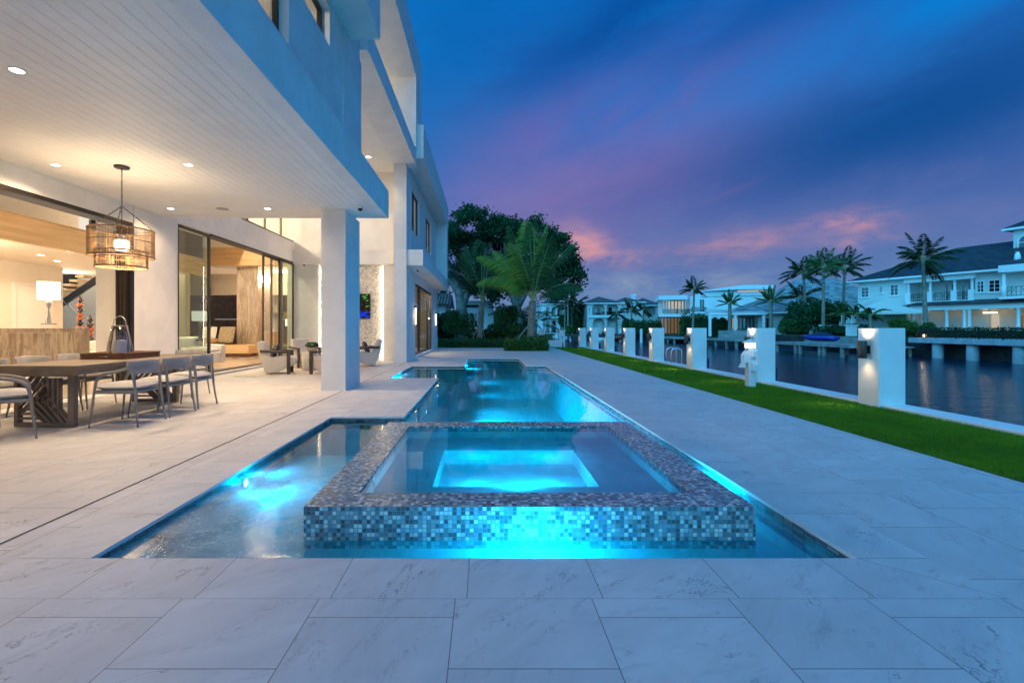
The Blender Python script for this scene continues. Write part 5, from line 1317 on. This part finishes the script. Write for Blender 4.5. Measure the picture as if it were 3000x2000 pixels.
for x in (635,885,1165,1365):
    c=f.U(p3(x,0)[0]); m=MB(); m.box(c-.22,c+.22,-.22,.2,zF,zF+.95); m.lathe([(.13,.95),(.12,1.1),(.105,zE-zF-.75),(.15,zE-zF-.62),(.15,zE-zF-.55)],(c,0,zF),12); m.build('balcony_column',M['trim'],f.t)
def rail(parent,u0,u1,y,z,h,mat,n):
    m=MB(); m.box(u0,u1,y-.02,y+.02,z+h-.04,z+h); m.box(u0,u1,y-.02,y+.02,z+.06,z+.10); w=(u1-u0)/n
    for i in range(n+1): m.box(u0+i*w-.012,u0+i*w+.012,y-.012,y+.012,z,z+h)
    for i in range(n):
        if i%3==2: continue
        for s in (0,1):
            a=(u0+i*w,z+h*.38); b=(u0+(i+1)*w,z+h*.92)
            A=Vector((a[0],y,a[1] if s==0 else b[1])); B=Vector((b[0],y,b[1] if s==0 else a[1])); m.tube([A,B],.012,4,False)
    return m.build('balustrade',M[mat],parent)
cs_=[f.U(p3(x,0)[0]) for x in (635,885,1165,1365)]
for a,b in zip(cs_[:-1],cs_[1:]): rail(f.t,a+.23,b-.23,0,zF,.85,'black',max(4,int((b-a)/.22)))
for q in ((920,662,968,868),(990,660,1040,868),(1108,652,1150,868),(1180,645,1232,868)): f.win(q3(*q),1,3,y=2.0)
for q in ((95,710,182,828),(298,692,342,778),(426,680,522,805),(1420,638,1506,770),(1556,626,1692,766)): f.win(q3(*q),2,3)
ug0=f.U(p3(735,0)[0]); m=MB(); m.box(ug0,uR,-1.3,2.5,f.Z(*p3(1150,972)),f.Z(*p3(1150,915))); m.build('porch_beam',M['trim'],f.t)
m=MB(); za,zb=f.Z(*p3(1150,914)),f.Z(*p3(1150,862)); uk=f.U(p3(665,0)[0]); m.add([(uk,-1.7,za),(uR,-1.7,za),(uR,.0,zb),(uk+.6,.0,zb)],[(0,1,2,3)]); m.add([(uk,-1.7,za-.01),(uR,-1.7,za-.01),(uR,2.4,za-.01),(uk,2.4,za-.01)],[(3,2,1,0)]); m.build('porch_roof',M['roof_dark'],f.t)
for x in (762,1150,1355,1412,1975):
    c=f.U(p3(x,0)[0]); m=MB(); m.lathe([(.17,0),(.17,.15),(.13,.2),(.12,f.Z(*p3(1150,985))),(.17,f.Z(*p3(1150,974)))],(c,-1.1,0),12); m.build('porch_column',M['trim'],f.t)
m=MB(); m.box(ug0,uR,2.35,2.5,0,zG); m.build('porch_back_wall',M['warm_wall'],f.t)
for q,mt in (((812,1035,850,1190),'lit_cream'),((870,1040,900,1190),'walnut'),((1118,1025,1135,1190),'lit_cream'),((1205,1025,1235,1190),'lit_cream'),((1255,1020,1275,1190),'lit_room'),((1278,1020,1340,1190),'walnut'),((1425,1020,1512,1195),'lit_cream'),((1722,1030,1787,1190),'lit_room_dim'),((1812,1030,1880,1190),'lit_room_dim')):
    f.b('doorway_shutter_panel',mt,[q3(*q)],2.28,2.34)  # last two panels are shutters; their lit look is a glow in the material
f.b('wall_art','art',[q3(995,1030,1110,1160)],2.27,2.33)
add_l=[(1100,-.0),(1450,-.0),(800,0),(1750,0)]
for x,_ in add_l:
    c=f.U(p3(x,0)[0]); w_=f.t.matrix_basis if False else Matrix.Translation(f.t.location)@Matrix.Rotation(f.t.rotation_euler.z,4,'Z'); 
    l=add_light('POINT',w_@Vector((c,.8,zG-.45)),20,WARM,None,.2); l.parent=f.t; l.location=(c,.8,zG-.45)
m=MB(); c=f.U(p3(1470,0)[0])
for k in range(7): m.box(c-.5+k*.15,c-.42+k*.15,1.4,1.5,zG-.85,zG-.72)
m.build('chandelier_glow',M['sconce_glow'],f.t)
# right bay and tower
uA,uB=f.U(p3(1780,0)[0]),uR; m=MB(); m.box(uA,uB,-1.6,.0,f.Z(*p3(1870,545)),f.Z(*p3(1870,465))); m.box(uA,uB,-1.5,0,f.Z(*p3(1870,850)),f.Z(*p3(1870,820))); m.build('bay_balcony',M['trim'],f.t)
c=f.U(p3(1815,0)[0]); m=MB(); m.lathe([(.22,0),(.22,.9),(.13,.95),(.12,f.Z(*p3(1815,548))-f.Z(*p3(1815,820)))],(c,-1.2,f.Z(*p3(1815,820))),10); m.build('bay_column',M['trim'],f.t); rail(f.t,c+.25,uB,-1.3,f.Z(*p3(1870,820)),.85,'black',14)
m=MB(); u_,v_=f.U(p3(1610,0)[0])-.3,f.U(p3(2150,0)[0]); zt=f.Z(*p3(1700,170))*1.0
m.box(u_,v_,4.0,8.5,zE,zt+1.35); m.build('tower_wall',M['house_cream'],f.t); f.hip('tower_roof','roof_dark',u_,v_,4.0,8.5,zt+1.5,zt+3.0,ov=.6)
uc=u_+ (v_-u_)*.28; m=MB(); arc=[(uc+.6*math.cos(q),3.96,zt+.15+.6*math.sin(q)) for q in np.linspace(0,PI,15)]; m.tube([(uc+.6,3.96,zt-.7)]+arc+[(uc-.6,3.96,zt-.7)],.09,6); m.box(uc-.03,uc+.03,3.93,3.955,zt-.7,zt+.7); m.box(uc-.55,uc+.55,3.93,3.954,zt+.05,zt+.11); o=m.build('arched_window',M['trim'],f.t)
m=MB(); vs_=[(uc-.55,3.96,zt-.7),(uc+.55,3.96,zt-.7)]+[(uc+.55*math.cos(q),3.96,zt+.15+.55*math.sin(q)) for q in np.linspace(0,PI,13)]; m.add(vs_,[tuple(range(len(vs_)))]); m.build('pane',M['pane_blue'],o)
ck=MB(); c=f.U(p3(1800,0)[0]); ck.lathe([(.3,0),(.2,.6),(.18,.8),(.13,.82),(.13,1.0),(.18,1.0)],(c,1.2,zE+.7),10); ck.build('chimney_pot',M['house_white'],f.t)
# canopy tent beside it
tn=thing('canvas_canopy','white canvas canopy with scalloped edge beside the cream house','canopy',(38.8,50.5,.42)); 
xl,xr=at(2487,905,51).x,at(2686,905,47).x; ze=2.75; zt=4.0
m=MB(); m.add([(xl,50.5,ze),(xr,46,ze),(xr+3,52,ze),(xl+3,56,ze),((xl+xr)/2+.6,50,zt),((xl+xr)/2+1.2,52.2,zt)],[(0,1,4),(1,2,5,4),(2,3,5),(3,0,4,5)]); m.build('canvas_roof',M['whitefab'],tn,True)
m=MB(); A=Vector((xl,50.5,ze)); B=Vector((xr,46,ze)); n=26
for k in range(n):
    p=A.lerp(B,k/n); q=A.lerp(B,(k+1)/n); md=A.lerp(B,(k+.5)/n); m.add([p,q,q-Vector((0,0,.14)),md-Vector((0,0,.24)),p-Vector((0,0,.14))],[(0,4,3,2,1)])
m.build('scalloped_edge',M['whitefab'],tn,True)
for p in ((xl+.1,50.6),(xr-.1,46.1),(xr+2.8,51.9),(xl+2.9,55.8)):
    m=MB(); m.box(p[0]-.1,p[0]+.1,p[1]-.1,p[1]+.1,.42,ze-.01); m.build('post',M['trim'],tn,True)
# neighbours on the near bank
f=Fac('white_garden_house','plain white flat roofed house half hidden behind the young palms',(-2.6,49),(1.0,49),-.03)
f.b('wall','house_white',[(1365,884,1446,990)],0,6,bottom=0); f.b('parapet','house_white',[(1362,881,1448,884)],-.15,6.1); f.b('window_band','pane_blue',[(1360,893,1404,900)],-.03,-.005); f.b('downpipe','trim',[(1428,895,1431,985),(1437,895,1440,985)],-.12,-.02)
f.win((1380,915,1400,960),2,2)
f=Fac('tile_roof_house','single storey house with a terracotta barrel tile roof behind the wing',(-13,37.5),(-2.7,37.5),-.03)
m=MB(); m.box(0,10.0,0,6,0,2.95); m.box(-.3,10.35,-.4,6.4,2.96,3.05); m.build('wall',M['house_white'],f.t)
m=MB()
for k in range(46):
    a=-.4+k*.235; m.tube([(a,-.55,3.05),(a,2.2,4.0)],.10,8)
m.add([(-.5,-.5,3.0),(10.4,-.5,3.0),(10.4,2.2,3.95),(-.5,2.2,3.95),(10.4,5,3.0),(-.5,5,3.0)],[(0,1,2,3),(3,2,4,5),(1,4,2),(0,3,5)]); m.build('roof',M['roof_barrel'],f.t)
f=Fac('loggia_house','small two storey house with triple arched loggia beyond the palms',(11.3,98),(17.2,98),-.02)
u0,u1=f.U(1586),f.U(1656); m=MB(); m.box(u0,u1,1.4,8,0,f.Z(1620,892)); m.box(u0,u1,.3,1.4,f.Z(1620,932),f.Z(1620,928)); arch_wall(m,u0,u1,f.Z(1620,932),f.Z(1620,892),[(f.U(a),f.U(a+12),f.Z(1620,904),f.Z(1620,927)) for a in (1599,1615,1633)],0,.3); m.box(u0,u0+.4,0,1.4,0,f.Z(1620,932)); m.box(u1-.8,u1,0,1.4,0,f.Z(1620,932)); m.build('wall',M['house_white'],f.t)
f.hip('roof','roof_brown',u0,u1,0,8,f.Z(1620,890),f.Z(1620,872))
for q in ((1592,940,1598,975),(1602,938,1613,975),(1617,938,1632,975)): f.win(q,1,1,y=1.4)
for a in (1601,1617,1635): f.win((a,906,a+8,927),1,1,y=1.4)
ew=thing('end_wall','white end wall with a railing panel and capped pier beside the last turf','wall',(3.9,31.2,-.02))
m=MB(); m.box(-1.6,1.25,0,.25,0,.42); m.build('low_wall',M['house_white'],ew); 
for x in (-.35,.95): m=MB(); m.box(x,x+.36,-.06,.31,0,1.02); m.box(x-.05,x+.41,-.11,.36,1.022,1.08); m.build('pier',M['house_white'],ew)
m=MB(); m.box(.02,.94,.10,.14,.95,1.0); m.box(.02,.94,.10,.14,.48,.52)
for k in range(9): m.box(.06+k*.1,.085+k*.1,.105,.135,.52,.95)
m.build('railing',M['black'],ew)
# ---------------------------------------------------------------- far gardens
def fan(n,el0,el1,L,dr,seed=0):
    r_=random.Random(seed); return [(2*PI*i/n*2.4+r_.uniform(-.2,.2),R(el0+(el1-el0)*((i*7)%n)/n),L*r_.uniform(.85,1.1),dr*r_.uniform(.8,1.2)) for i in range(n)]
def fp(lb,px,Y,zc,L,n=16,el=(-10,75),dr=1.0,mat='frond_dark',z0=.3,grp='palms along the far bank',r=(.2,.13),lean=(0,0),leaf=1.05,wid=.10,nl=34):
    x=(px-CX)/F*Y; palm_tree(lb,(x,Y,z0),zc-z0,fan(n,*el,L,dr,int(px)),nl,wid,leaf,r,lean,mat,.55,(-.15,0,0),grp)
fp('slender coconut palm standing in front of the white modern villa',2030,73,7.0,2.2,18,lean=(.2,0),z0=.05)
fp('stiff date palm in front of the lodge awning',2138,64,4.45,1.9,26,(-5,80),.5,'frond_mid',.05,r=(.22,.2),leaf=.6)
fp('stiff date palm before the pale slate roof',2258,61,4.55,2.2,26,(-5,80),.5,'frond_mid',.05,r=(.22,.2),leaf=.6)
fp('coconut palm with the lowest crown of the tall group of three',2362,62,8.2,3.0,20,lean=(-.4,0))
fp('middle coconut palm of the tall group, on a pale straight trunk',2412,56,8.2,2.7,20,lean=(0,0),mat='frond_mid')
fp('coconut palm of the tall group next to the cream house',2468,60,8.6,3.0,20,lean=(.3,0))
fp('short bushy palm under the tall group of three',2345,64,5.2,2.8,16)
fp('tall coconut palm rising in front of the cream house balcony',2712,43,7.2,2.7,22,(-20,80),1.1,lean=(-.25,0))
fp('small arching date palm beside the canvas canopy',2472,52,2.6,1.9,16,(0,70),1.2,'frond_mid',.4,leaf=.6)
fp('small arching date palm below the canvas canopy',2512,49,2.5,1.9,16,(0,70),1.2,'frond_mid',.4,leaf=.6)
fp('small arching date palm next to the canopy post',2550,46,2.4,1.7,16,(0,70),1.2,'frond_mid',.4,leaf=.6)
fp('royal palm among the dark trees past the end wall',1655,95,8.6,2.6,16,z0=-.02); fp('royal palm with drooping crown past the end wall',1664,93,6.6,2.6,16,z0=-.02); fp('shorter royal palm past the end wall beside the arcaded house',1690,97,6.2,2.6,16,z0=-.02); fp('lower royal palm past the end wall',1675,95,5.0,2.6,16,z0=-.02); fp('thin royal palm past the end wall beside the loggia house',1643,97,6.0,2.4,14,z0=-.02)
for k,px in enumerate((1800,1822,1850,1838)):
    pass
fp('low clustered palm before the arcaded house',1806,90,3.9,2.3,14,z0=-.02,dr=1.3); fp('low clustered palm between the arcaded house and villa',1850,88,4.6,2.6,16,z0=-.02,dr=1.3); fp('low clustered palm beside the villa hedge',1885,88,4.4,2.5,16,z0=-.02,dr=1.3)
def fb(lb,px,Y,rx,h,n,size,mat='leaf_dark',z0=.35,ry=None,blobs=12):
    bush(lb,(px-CX)/F*Y,Y,z0,rx,ry or rx*.7,h,n,size,mat,blobs=blobs,group='shrubs on the far bank')
fb('massive dark spreading shrub below the palm group',2345,59,2.6,4.0,5500,.34,blobs=16); fb('massive dark shrub joining the palm group to the canopy',2425,60,3.0,4.4,5000,.34,blobs=16)
fb('bright green shrub hanging over the dark bulkhead',2318,58.2,1.7,2.0,2600,.22,'leaf_mid'); fb('bright green shrub before the cream house porch',2640,42,1.7,1.75,4200,.16,'leaf_bright'); fb('dark green shrub at the foot of the tall coconut palm',2692,42,1.2,1.3,2400,.16,'leaf_mid')
fb('dark shrubs under the small date palms',2480,50,3.2,1.3,3500,.22); fb('dark round tree past the end wall',1668,96,2.4,5.4,3500,.4,z0=-.02); fb('bright lit shrub past the end wall',1668,92,.9,1.8,900,.3,'leaf_bright',z0=-.02); fb('dark round tree between loggia house and arcaded house',1690,99,2.2,6.0,3500,.4,z0=-.02)
def hedge_at(lb,p0,p1,Y,ztop,mat='leaf_mid',z0=.05):
    leafbox('clipped_hedge',lb,(p0-CX)/F*Y,(p1-CX)/F*Y,Y,Y+1.5,z0,ztop,3000,.26,mat,jit=.08,group='clipped hedges on the far bank')
hedge_at('clipped hedge in front of the arcaded house',1852,1938,84,2.2); hedge_at('tall clipped hedge between villa and lodge',2002,2072,76,2.9); hedge_at('clipped hedge under the lodge awning',2076,2134,66,2.2,'leaf_dark'); hedge_at('dark clipped hedge before the arcaded wing',1830,1856,86,2.4,'leaf_dark')
tx=rng.uniform(-30,120,12000); tl=np.stack([tx,rng.uniform(112,120,12000),rng.uniform(0,1,12000)**.8*(4.6+1.3*np.sin(tx*.35)+.8*np.sin(tx*.9+1)+.4*np.sin(tx*2.3))],1); V,Q=leaves_np(tl,1.2); o=arr_obj('distant_treeline',V,Q,M['leaf_dark']); o['kind']='stuff'; tag(o,'dark line of distant trees beyond the far houses','trees')
leafbox('clipped_hedge','dark leafy block standing in for boat covers behind the black lattice railing',37.4,38.4,26.5,41.5,.42,1.12,4500,.16,'leaf_dark',jit=.07)  # leaf block added for the dark covered mass behind the railing
# ---------------------------------------------------------------- docks and boats
def dock(label,x0,x1,y0,y1,z,mat,piles,t=.22,pm_='piling',r=.17):
    d=thing('dock',label,'dock',((x0+x1)/2,(y0+y1)/2,-1.1)); m=MB(); m.box(x0,x1,y0,y1,z-t,z-.05); m.build('beam',M[mat],d,True)
    m=MB(); y=y0
    while y<y1: m.box(x0-.03,x1+.03,y,min(y+.14,y1),z-.05,z); y+=.155
    m.build('deck_board',M[mat],d,True)
    for px,py in piles:
        m=MB(); m.lathe([(r,-1.9),(r*.95,z-t-.001)],(px,py,0),12); m.build('piling',M[pm_],d,True)
    return d
dock('long low wooden dock on paired pilings below the dark shrub',27.7,30.2,36.5,46.5,-.10,'wood_dock',[(27.9,y) for y in (37.6,39.6,40.1,42.6,43.2,45.9)]+[(30.0,y) for y in (37.6,40,43,45.9)])
dock('wooden dock with tall board screen in front of the lodge',27.2,31.2,52,60,-.05,'wood_dock',[(27.4,y) for y in (52.4,54.5,57,59.5)])
m=MB(); 
for k in range(9): m.box(28.9+.002*k,29.0,52.4,59.6,-.04+k*.105,.05+k*.105)
o=m.build('board_screen',M['wood_dock']); tag(o,'weathered board screen standing on the lodge dock','screen')
dock('wooden dock with steps in front of the modern villa',27.6,31.1,70,80,-.2,'wood_dock',[(27.8,y) for y in (70.5,73,76,79.5)])
dock('small dock with boat lift posts before the arcaded house',21.5,24.5,82.5,87,-.3,'wood_dock',[(21.7,83),(21.7,86.5),(24.2,83)])
for k,(x,y) in enumerate(((22.3,75),(24.4,75),(22.3,79),(24.4,79))):
    m=MB(); m.box(-.15,.15,-.15,.15,-1.6,1.05); o=m.build('lift_post',M['house_white']); o.location=(x,y,0); tag(o,['white boat lift post nearest the villa hedge','white boat lift post beside the villa dock','white boat lift post by the arcaded house hedge','white boat lift post behind the first pair'][k],'post','boat lift posts on the far bank')
pr=thing('concrete_pier','pale concrete pier deck on round columns before the cream house','pier',(36.2,32,-1.1)); m=MB(); m.box(33.9,37.2,20,38.6,.05,.42); m.build('deck_beam',M['pier'],pr,True)
for y in (24.5,27.5,31.0,34.0,36.6): m=MB(); m.lathe([(.36,-1.9),(.33,.049)],(34.4,y,0),16); m.build('column',M['pier'],pr,True)
rl=thing('pier_railing','black lattice railing along the concrete pier','railing',(34.4,30,.42),-PI/2); rail(rl,-8.4,10,0,.0,.78,'black',64)
for k in range(12):
    m=MB(); m.box(-8.4+k*1.6-.03,-8.37+k*1.6+.03,-.03,.03,0,.82); m.build('post',M['black'],rl)
lt_=thing('deck_lantern','small amber lantern glowing on the pier end','lantern',(34.6,38.0,.42)); m=MB(); m.box(-.10,.10,-.10,.10,0,.05); m.box(-.10,.10,-.10,.10,.28,.32); m.build('frame',M['black'],lt_); m=MB(); m.lathe([(.06,.05),(.07,.15),(.05,.28)],n=10); m.build('flame_glass',M['sconce_glow'],lt_); add_light('POINT',(34.3,37.7,.62),6,WARM,lt_,.05)
sk=thing('swim_steps','pale boarded steps on the bulkhead beside the blue boat','steps',(34.9,48,-.6))
for k in range(6): m=MB(); m.box(34.2+.12*k,35.28,43.5,52,-.55+.15*k,-.42+.15*k); m.build('step',M['wood_dock'],sk,True)
for k,(px,Y) in enumerate(((2421,50),(2499,47))):
    c=at(px,980,Y); m=MB(); m.box(-.35,.35,-.3,.3,0,1.0); m.box(-.45,.45,-.4,.4,1.002,1.12); o=m.build('gate_pier',M['house_white']); o.location=(c.x+.6,Y+1,.40); tag(o,['white capped pier beside the dark shrub','white capped pier next to the largest seawall pillar'][k],'pier','white capped piers on the far bank')
def boat(label,loc,rz,L,W,Hh,hull,top,name='boat',cat='boat'):
    t=thing(name,label,cat,loc,rz); bm=bmesh.new(); n=10; rows=[]
    for i in range(n+1):
        s=i/n; w=W/2*(1-max(0,(s-.45)/.55)**2.2)*(.88+.12*min(1,s*4)); x=-L/2+L*s; sh=Hh*(1+.35*max(0,s-.5)); kz=Hh*.45*max(0,(s-.6)/.4)**2
        rows.append([bm.verts.new(p) for p in ((x,-w-.001,sh),(x,-w*.92-.001,sh*.45+kz*.5),(x,0,kz),(x,w*.92+.001,sh*.45+kz*.5),(x,w+.001,sh))])
    for a,b in zip(rows[:-1],rows[1:]):
        for j in range(4): bm.faces.new((a[j],b[j],b[j+1],a[j+1]))
        bm.faces.new((a[0],a[4],b[4],b[0]))
    bm.faces.new(rows[0]); bmesh.ops.recalc_face_normals(bm,faces=bm.faces)
    m=MB(); m.bm(bm,True); m.build('hull',M[hull],t); m=MB()
    m.add([(-L*.38,-W*.34,Hh),(L*.22,-W*.30,Hh*1.05),(L*.22,W*.30,Hh*1.05),(-L*.38,W*.34,Hh),(-L*.30,-W*.2,Hh*1.45),(L*.02,-W*.18,Hh*1.75),(L*.02,W*.18,Hh*1.75),(-L*.30,W*.2,Hh*1.45)],[(4,5,6,7),(0,1,5,4),(1,2,6,5),(2,3,7,6),(3,0,4,7)]); m.build('cover',M[top],t)
    return t
boat('small bright blue boat with dark cover on the boarded steps',(31.2,45.0,-.03),PI/2+.25,3.2,1.3,.5,'hull_blue','hull_dark'); boat('dark covered jet ski on a lift beside the concrete pier',(33.2,40.0,-.28),PI+1.9,3.0,1.2,.55,'hull_dark','hull_dark','jet_ski','jet ski')
ls=thing('lift_cradle','pale cradle holding the dark jet ski above the water','boat lift',(34.4,38.6,-.4)); m=MB(); m.box(32.2,34.6,38.8,41.6,-.42,-.30); m.build('cradle',M['concrete'],ls,True)
for x,y in ((32.4,39.0),(32.4,41.4),(34.4,39.0)): m=MB(); m.lathe([(.13,-1.9),(.13,-.421)],(x,y,0),10); m.build('piling',M['piling'],ls,True)
boat('white motor boat moored before the arcaded house',(18.6,80,-1.25),PI/2,6.5,2.2,.9,'hull_white','hull_dark'); boat('small dark boat with a red base moored past the sixth pillar',(22.6,79.2,-.7),PI/2-.5,3.6,1.4,.6,'red','hull_dark'); boat('white cabin boat moored at the canal end',(13.0,84,-1.25),PI/2,6.0,2.2,1.0,'hull_white','hull_white')
for k in range(4):
    m=MB(); m.prism([(-.9,.28),(.35,.28),(.9,.62),(.84,.66),(.3,.34),(-.9,.34)],-.32,.32,'y'); m.box(-.8,-.74,-.3,.3,0,.28); m.box(.3,.36,-.3,.3,0,.28); o=m.build('sun_lounger',M['hull_white']); o.location=(at(2128+k*14,963,62).x,62-.9+.2*k,.05); o.rotation_euler=(0,0,.2); tag(o,['white sun lounger nearest the date palm on the lodge lawn','second white sun lounger on the lodge lawn','third white sun lounger on the lodge lawn','white sun lounger below the amber lodge windows'][k],'sun lounger','sun loungers on the lodge lawn')
# ---------------------------------------------------------------- sky, dusk fill lamp, camera
wd=bpy.data.worlds.new('World'); scn.world=wd; wd.use_nodes=True; wd.node_tree.nodes.clear(); n=NT(wd.node_tree)
gen=n.node('ShaderNodeTexCoord').outputs['Generated']; x,y,z=n.xyz(gen)
az=x._m('ARCTAN2',x,y); zc=z.max(0.0)
P=n.vec(x/(zc+.22),y/(zc+.22),0.0)                 # cloud deck seen in perspective
wx,wy,_=n.xyz(P)
warp=n.noise(P,1.1,5,.6,.4)
sk=n.ramp((zc+(warp-.5)*.06),[(0,(.15,.27,.46)),(.05,(.12,.24,.47)),(.12,(.10,.185,.44)),(.22,(.075,.145,.42)),(.34,(.022,.125,.45)),(.48,(.0,.115,.46)),(.70,(.0,.16,.55)),(1,(.01,.25,.70))])
def gauss(a0,z0,sa,sz,rot=0.0):
    da=az-a0; dz=zc-z0; c,s=math.cos(rot),math.sin(rot); p=(da*c+dz*s)/sa; q=(dz*c-da*s)/sz; return ((p*p+q*q)*-1.0).exp()
streak=n.noise(n.vec(az*1.0+zc*1.6,zc*6.0-az*2.6,1.7),1.2,5,.55,.5)
fl=n.noise(n.vec(az*2.6,zc*4.6-az*.9,5.5),1.25,7,.6,.45); g1=gauss(.15,.29,.36,.125,.20)*(fl*1.9-.10).clamp(); sk=n.mix((g1*.98).clamp(),sk,(.235,.16,.42))
g2=gauss(.10,.375,.17,.030,.42)*fl.ss(.30,.65); sk=n.mix((g2*.6).clamp(),sk,(.16,.115,.42))
g2b=gauss(.48,.245,.05,.006,.30); sk=n.mix((g2b*.35).clamp(),sk,(.25,.17,.42))
g3=gauss(.72,.31,.34,.09,.12); sk=n.mix((g3*.9).clamp(),sk,(.0,.072,.285))
g4=gauss(.80,.455,.34,.050,.22)*streak.ss(.15,.6); sk=n.mix((g4*.95).clamp(),sk,(.0,.21,.66))
g4b=gauss(.36,.42,.22,.05,.3)*streak.ss(.3,.6); sk=n.mix((g4b*.6).clamp(),sk,(.0,.15,.56))
g5=gauss(.30,.53,.34,.055,.30); sk=n.mix((g5*.85).clamp(),sk,(.0,.075,.34))
g5b=gauss(.62,.52,.25,.03,.26)*(1.0-streak.ss(.45,.75)); sk=n.mix((g5b*.7).clamp(),sk,(.0,.085,.37))
g6=gauss(-.25,.42,.26,.35,0); sk=n.mix((g6*.7).clamp(),sk,(.005,.18,.53))
front=y.ss(-.1,.3)
tex=n.noise(n.vec(az*3.4,zc*7.5-az*1.2,9.0),1.5,7,.62,.4); lowf=1.0-zc.ss(.24,.42); sk=n.mix(((tex-.5)*1.7).clamp()*front*lowf*(1.0-g3),sk,(.16,.20,.46)); sk=n.mix(((tex-.5)*1.3).clamp()*front*(1.0-lowf),sk,(.0,.20,.62)); sk=n.mix(((.5-tex)*.55).clamp()*front,sk,(.0,.075,.30))
# broken, softly lit cumulus low in the sky
cq=n.vec(az*4.2,zc*9.5,.3); cn=n.noise(cq,1.7,7,.62,.35); cn2=n.noise(n.vec(az*11.0,zc*26.0,4.3),1.5,6,.62,.3)
haz=n.noise(n.vec(az*2.0,zc*11.0,2.0),1.3,4,.55,.4)
dk=haz.ss(.48,.72)*gauss(.45,.10,.9,.055,0); sk=n.mix((dk*.28).clamp(),sk,(.06,.11,.31))
lump=(cn*1.15+cn2*.55-.70).max(0.0)*5.2
soft=gauss(.40,.145,.36,.030,.06); sk=n.mix((soft*haz.ss(.3,.7)*.28*front).clamp(),sk,(.30,.22,.40))
pk=gauss(.205,.172,.055,.030,-.35)*1.3+gauss(.28,.138,.10,.016,-.1)+gauss(.475,.150,.085,.024,.1)+gauss(.645,.172,.055,.018,0)*1.3+gauss(.665,.138,.05,.011,0)
pk=pk*(lump*.9+.10); sk=n.mix((pk*.48*front).clamp(),sk,(.60,.30,.37))
gr=gauss(.30,.085,.5,.022,0)*(lump*.9); sk=n.mix((gr*.75*front).clamp(),sk,(.24,.31,.48))
# the side of the sky behind the viewer still glows after sunset
bk=(x*-.66+y*-.75).ss(-.05,.75); sk=n.mix((bk*1.0).clamp(),sk,(.30,1.55,2.8)); 
up=zc.ss(.70,.95); sk=n.mix(up*.8,sk,(.01,.15,.50))
sk=n.mix(z.lt(-.01),sk,(.02,.05,.09))
skytex=n.node('ShaderNodeTexSky',sky_type='NISHITA'); skytex.sun_disc=False; skytex.sun_elevation=math.radians(-2); skytex.sun_rotation=math.radians(200)
b1=n.node('ShaderNodeBackground',{'Color':sk,'Strength':1.0}); b2=n.node('ShaderNodeBackground',{'Strength':.012}); n.nt.links.new(skytex.outputs[0],b2.inputs[0])
ad=n.node('ShaderNodeAddShader'); n.nt.links.new(b1.outputs[0],ad.inputs[0]); n.nt.links.new(b2.outputs[0],ad.inputs[1]); ow=n.node('ShaderNodeOutputWorld'); n.nt.links.new(ad.outputs[0],ow.inputs[0])
wd.cycles.sampling_method='MANUAL'; wd.cycles.sample_map_resolution=512
sl=bpy.data.lights.new('dusk_fill','SUN'); sl.energy=.28; sl.angle=math.radians(60); sl.color=(.18,.78,1); so=bpy.data.objects.new('dusk_fill',sl); COL.objects.link(so); aim(so,(.5,.82,-.22))  # added wide cyan lamp for afterglow, brightens far houses and pillar fronts
cam=bpy.data.cameras.new('camera'); co=bpy.data.objects.new('camera',cam); COL.objects.link(co); co.location=(0,0,H); co.rotation_euler=(PI/2,0,0)
cam.sensor_width=36; cam.lens=F*36/3000; cam.shift_x=(1500-CX)/3000; cam.shift_y=(CY-1000)/3000; cam.clip_start=.05; cam.clip_end=2000; scn.camera=co
scn.render.engine='CYCLES'; cy=scn.cycles; cy.use_denoising=True
try: cy.denoiser='OPENIMAGEDENOISE'
except Exception: pass
cy.max_bounces=10; cy.diffuse_bounces=5; cy.glossy_bounces=4; cy.transmission_bounces=6; cy.transparent_max_bounces=16; cy.sample_clamp_indirect=6; cy.sample_clamp_direct=0; cy.caustics_reflective=False; cy.caustics_refractive=False; cy.blur_glossy=.5
scn.view_settings.view_transform='Standard'; scn.view_settings.look='None'; scn.view_settings.gamma=1; scn.view_settings.exposure=0
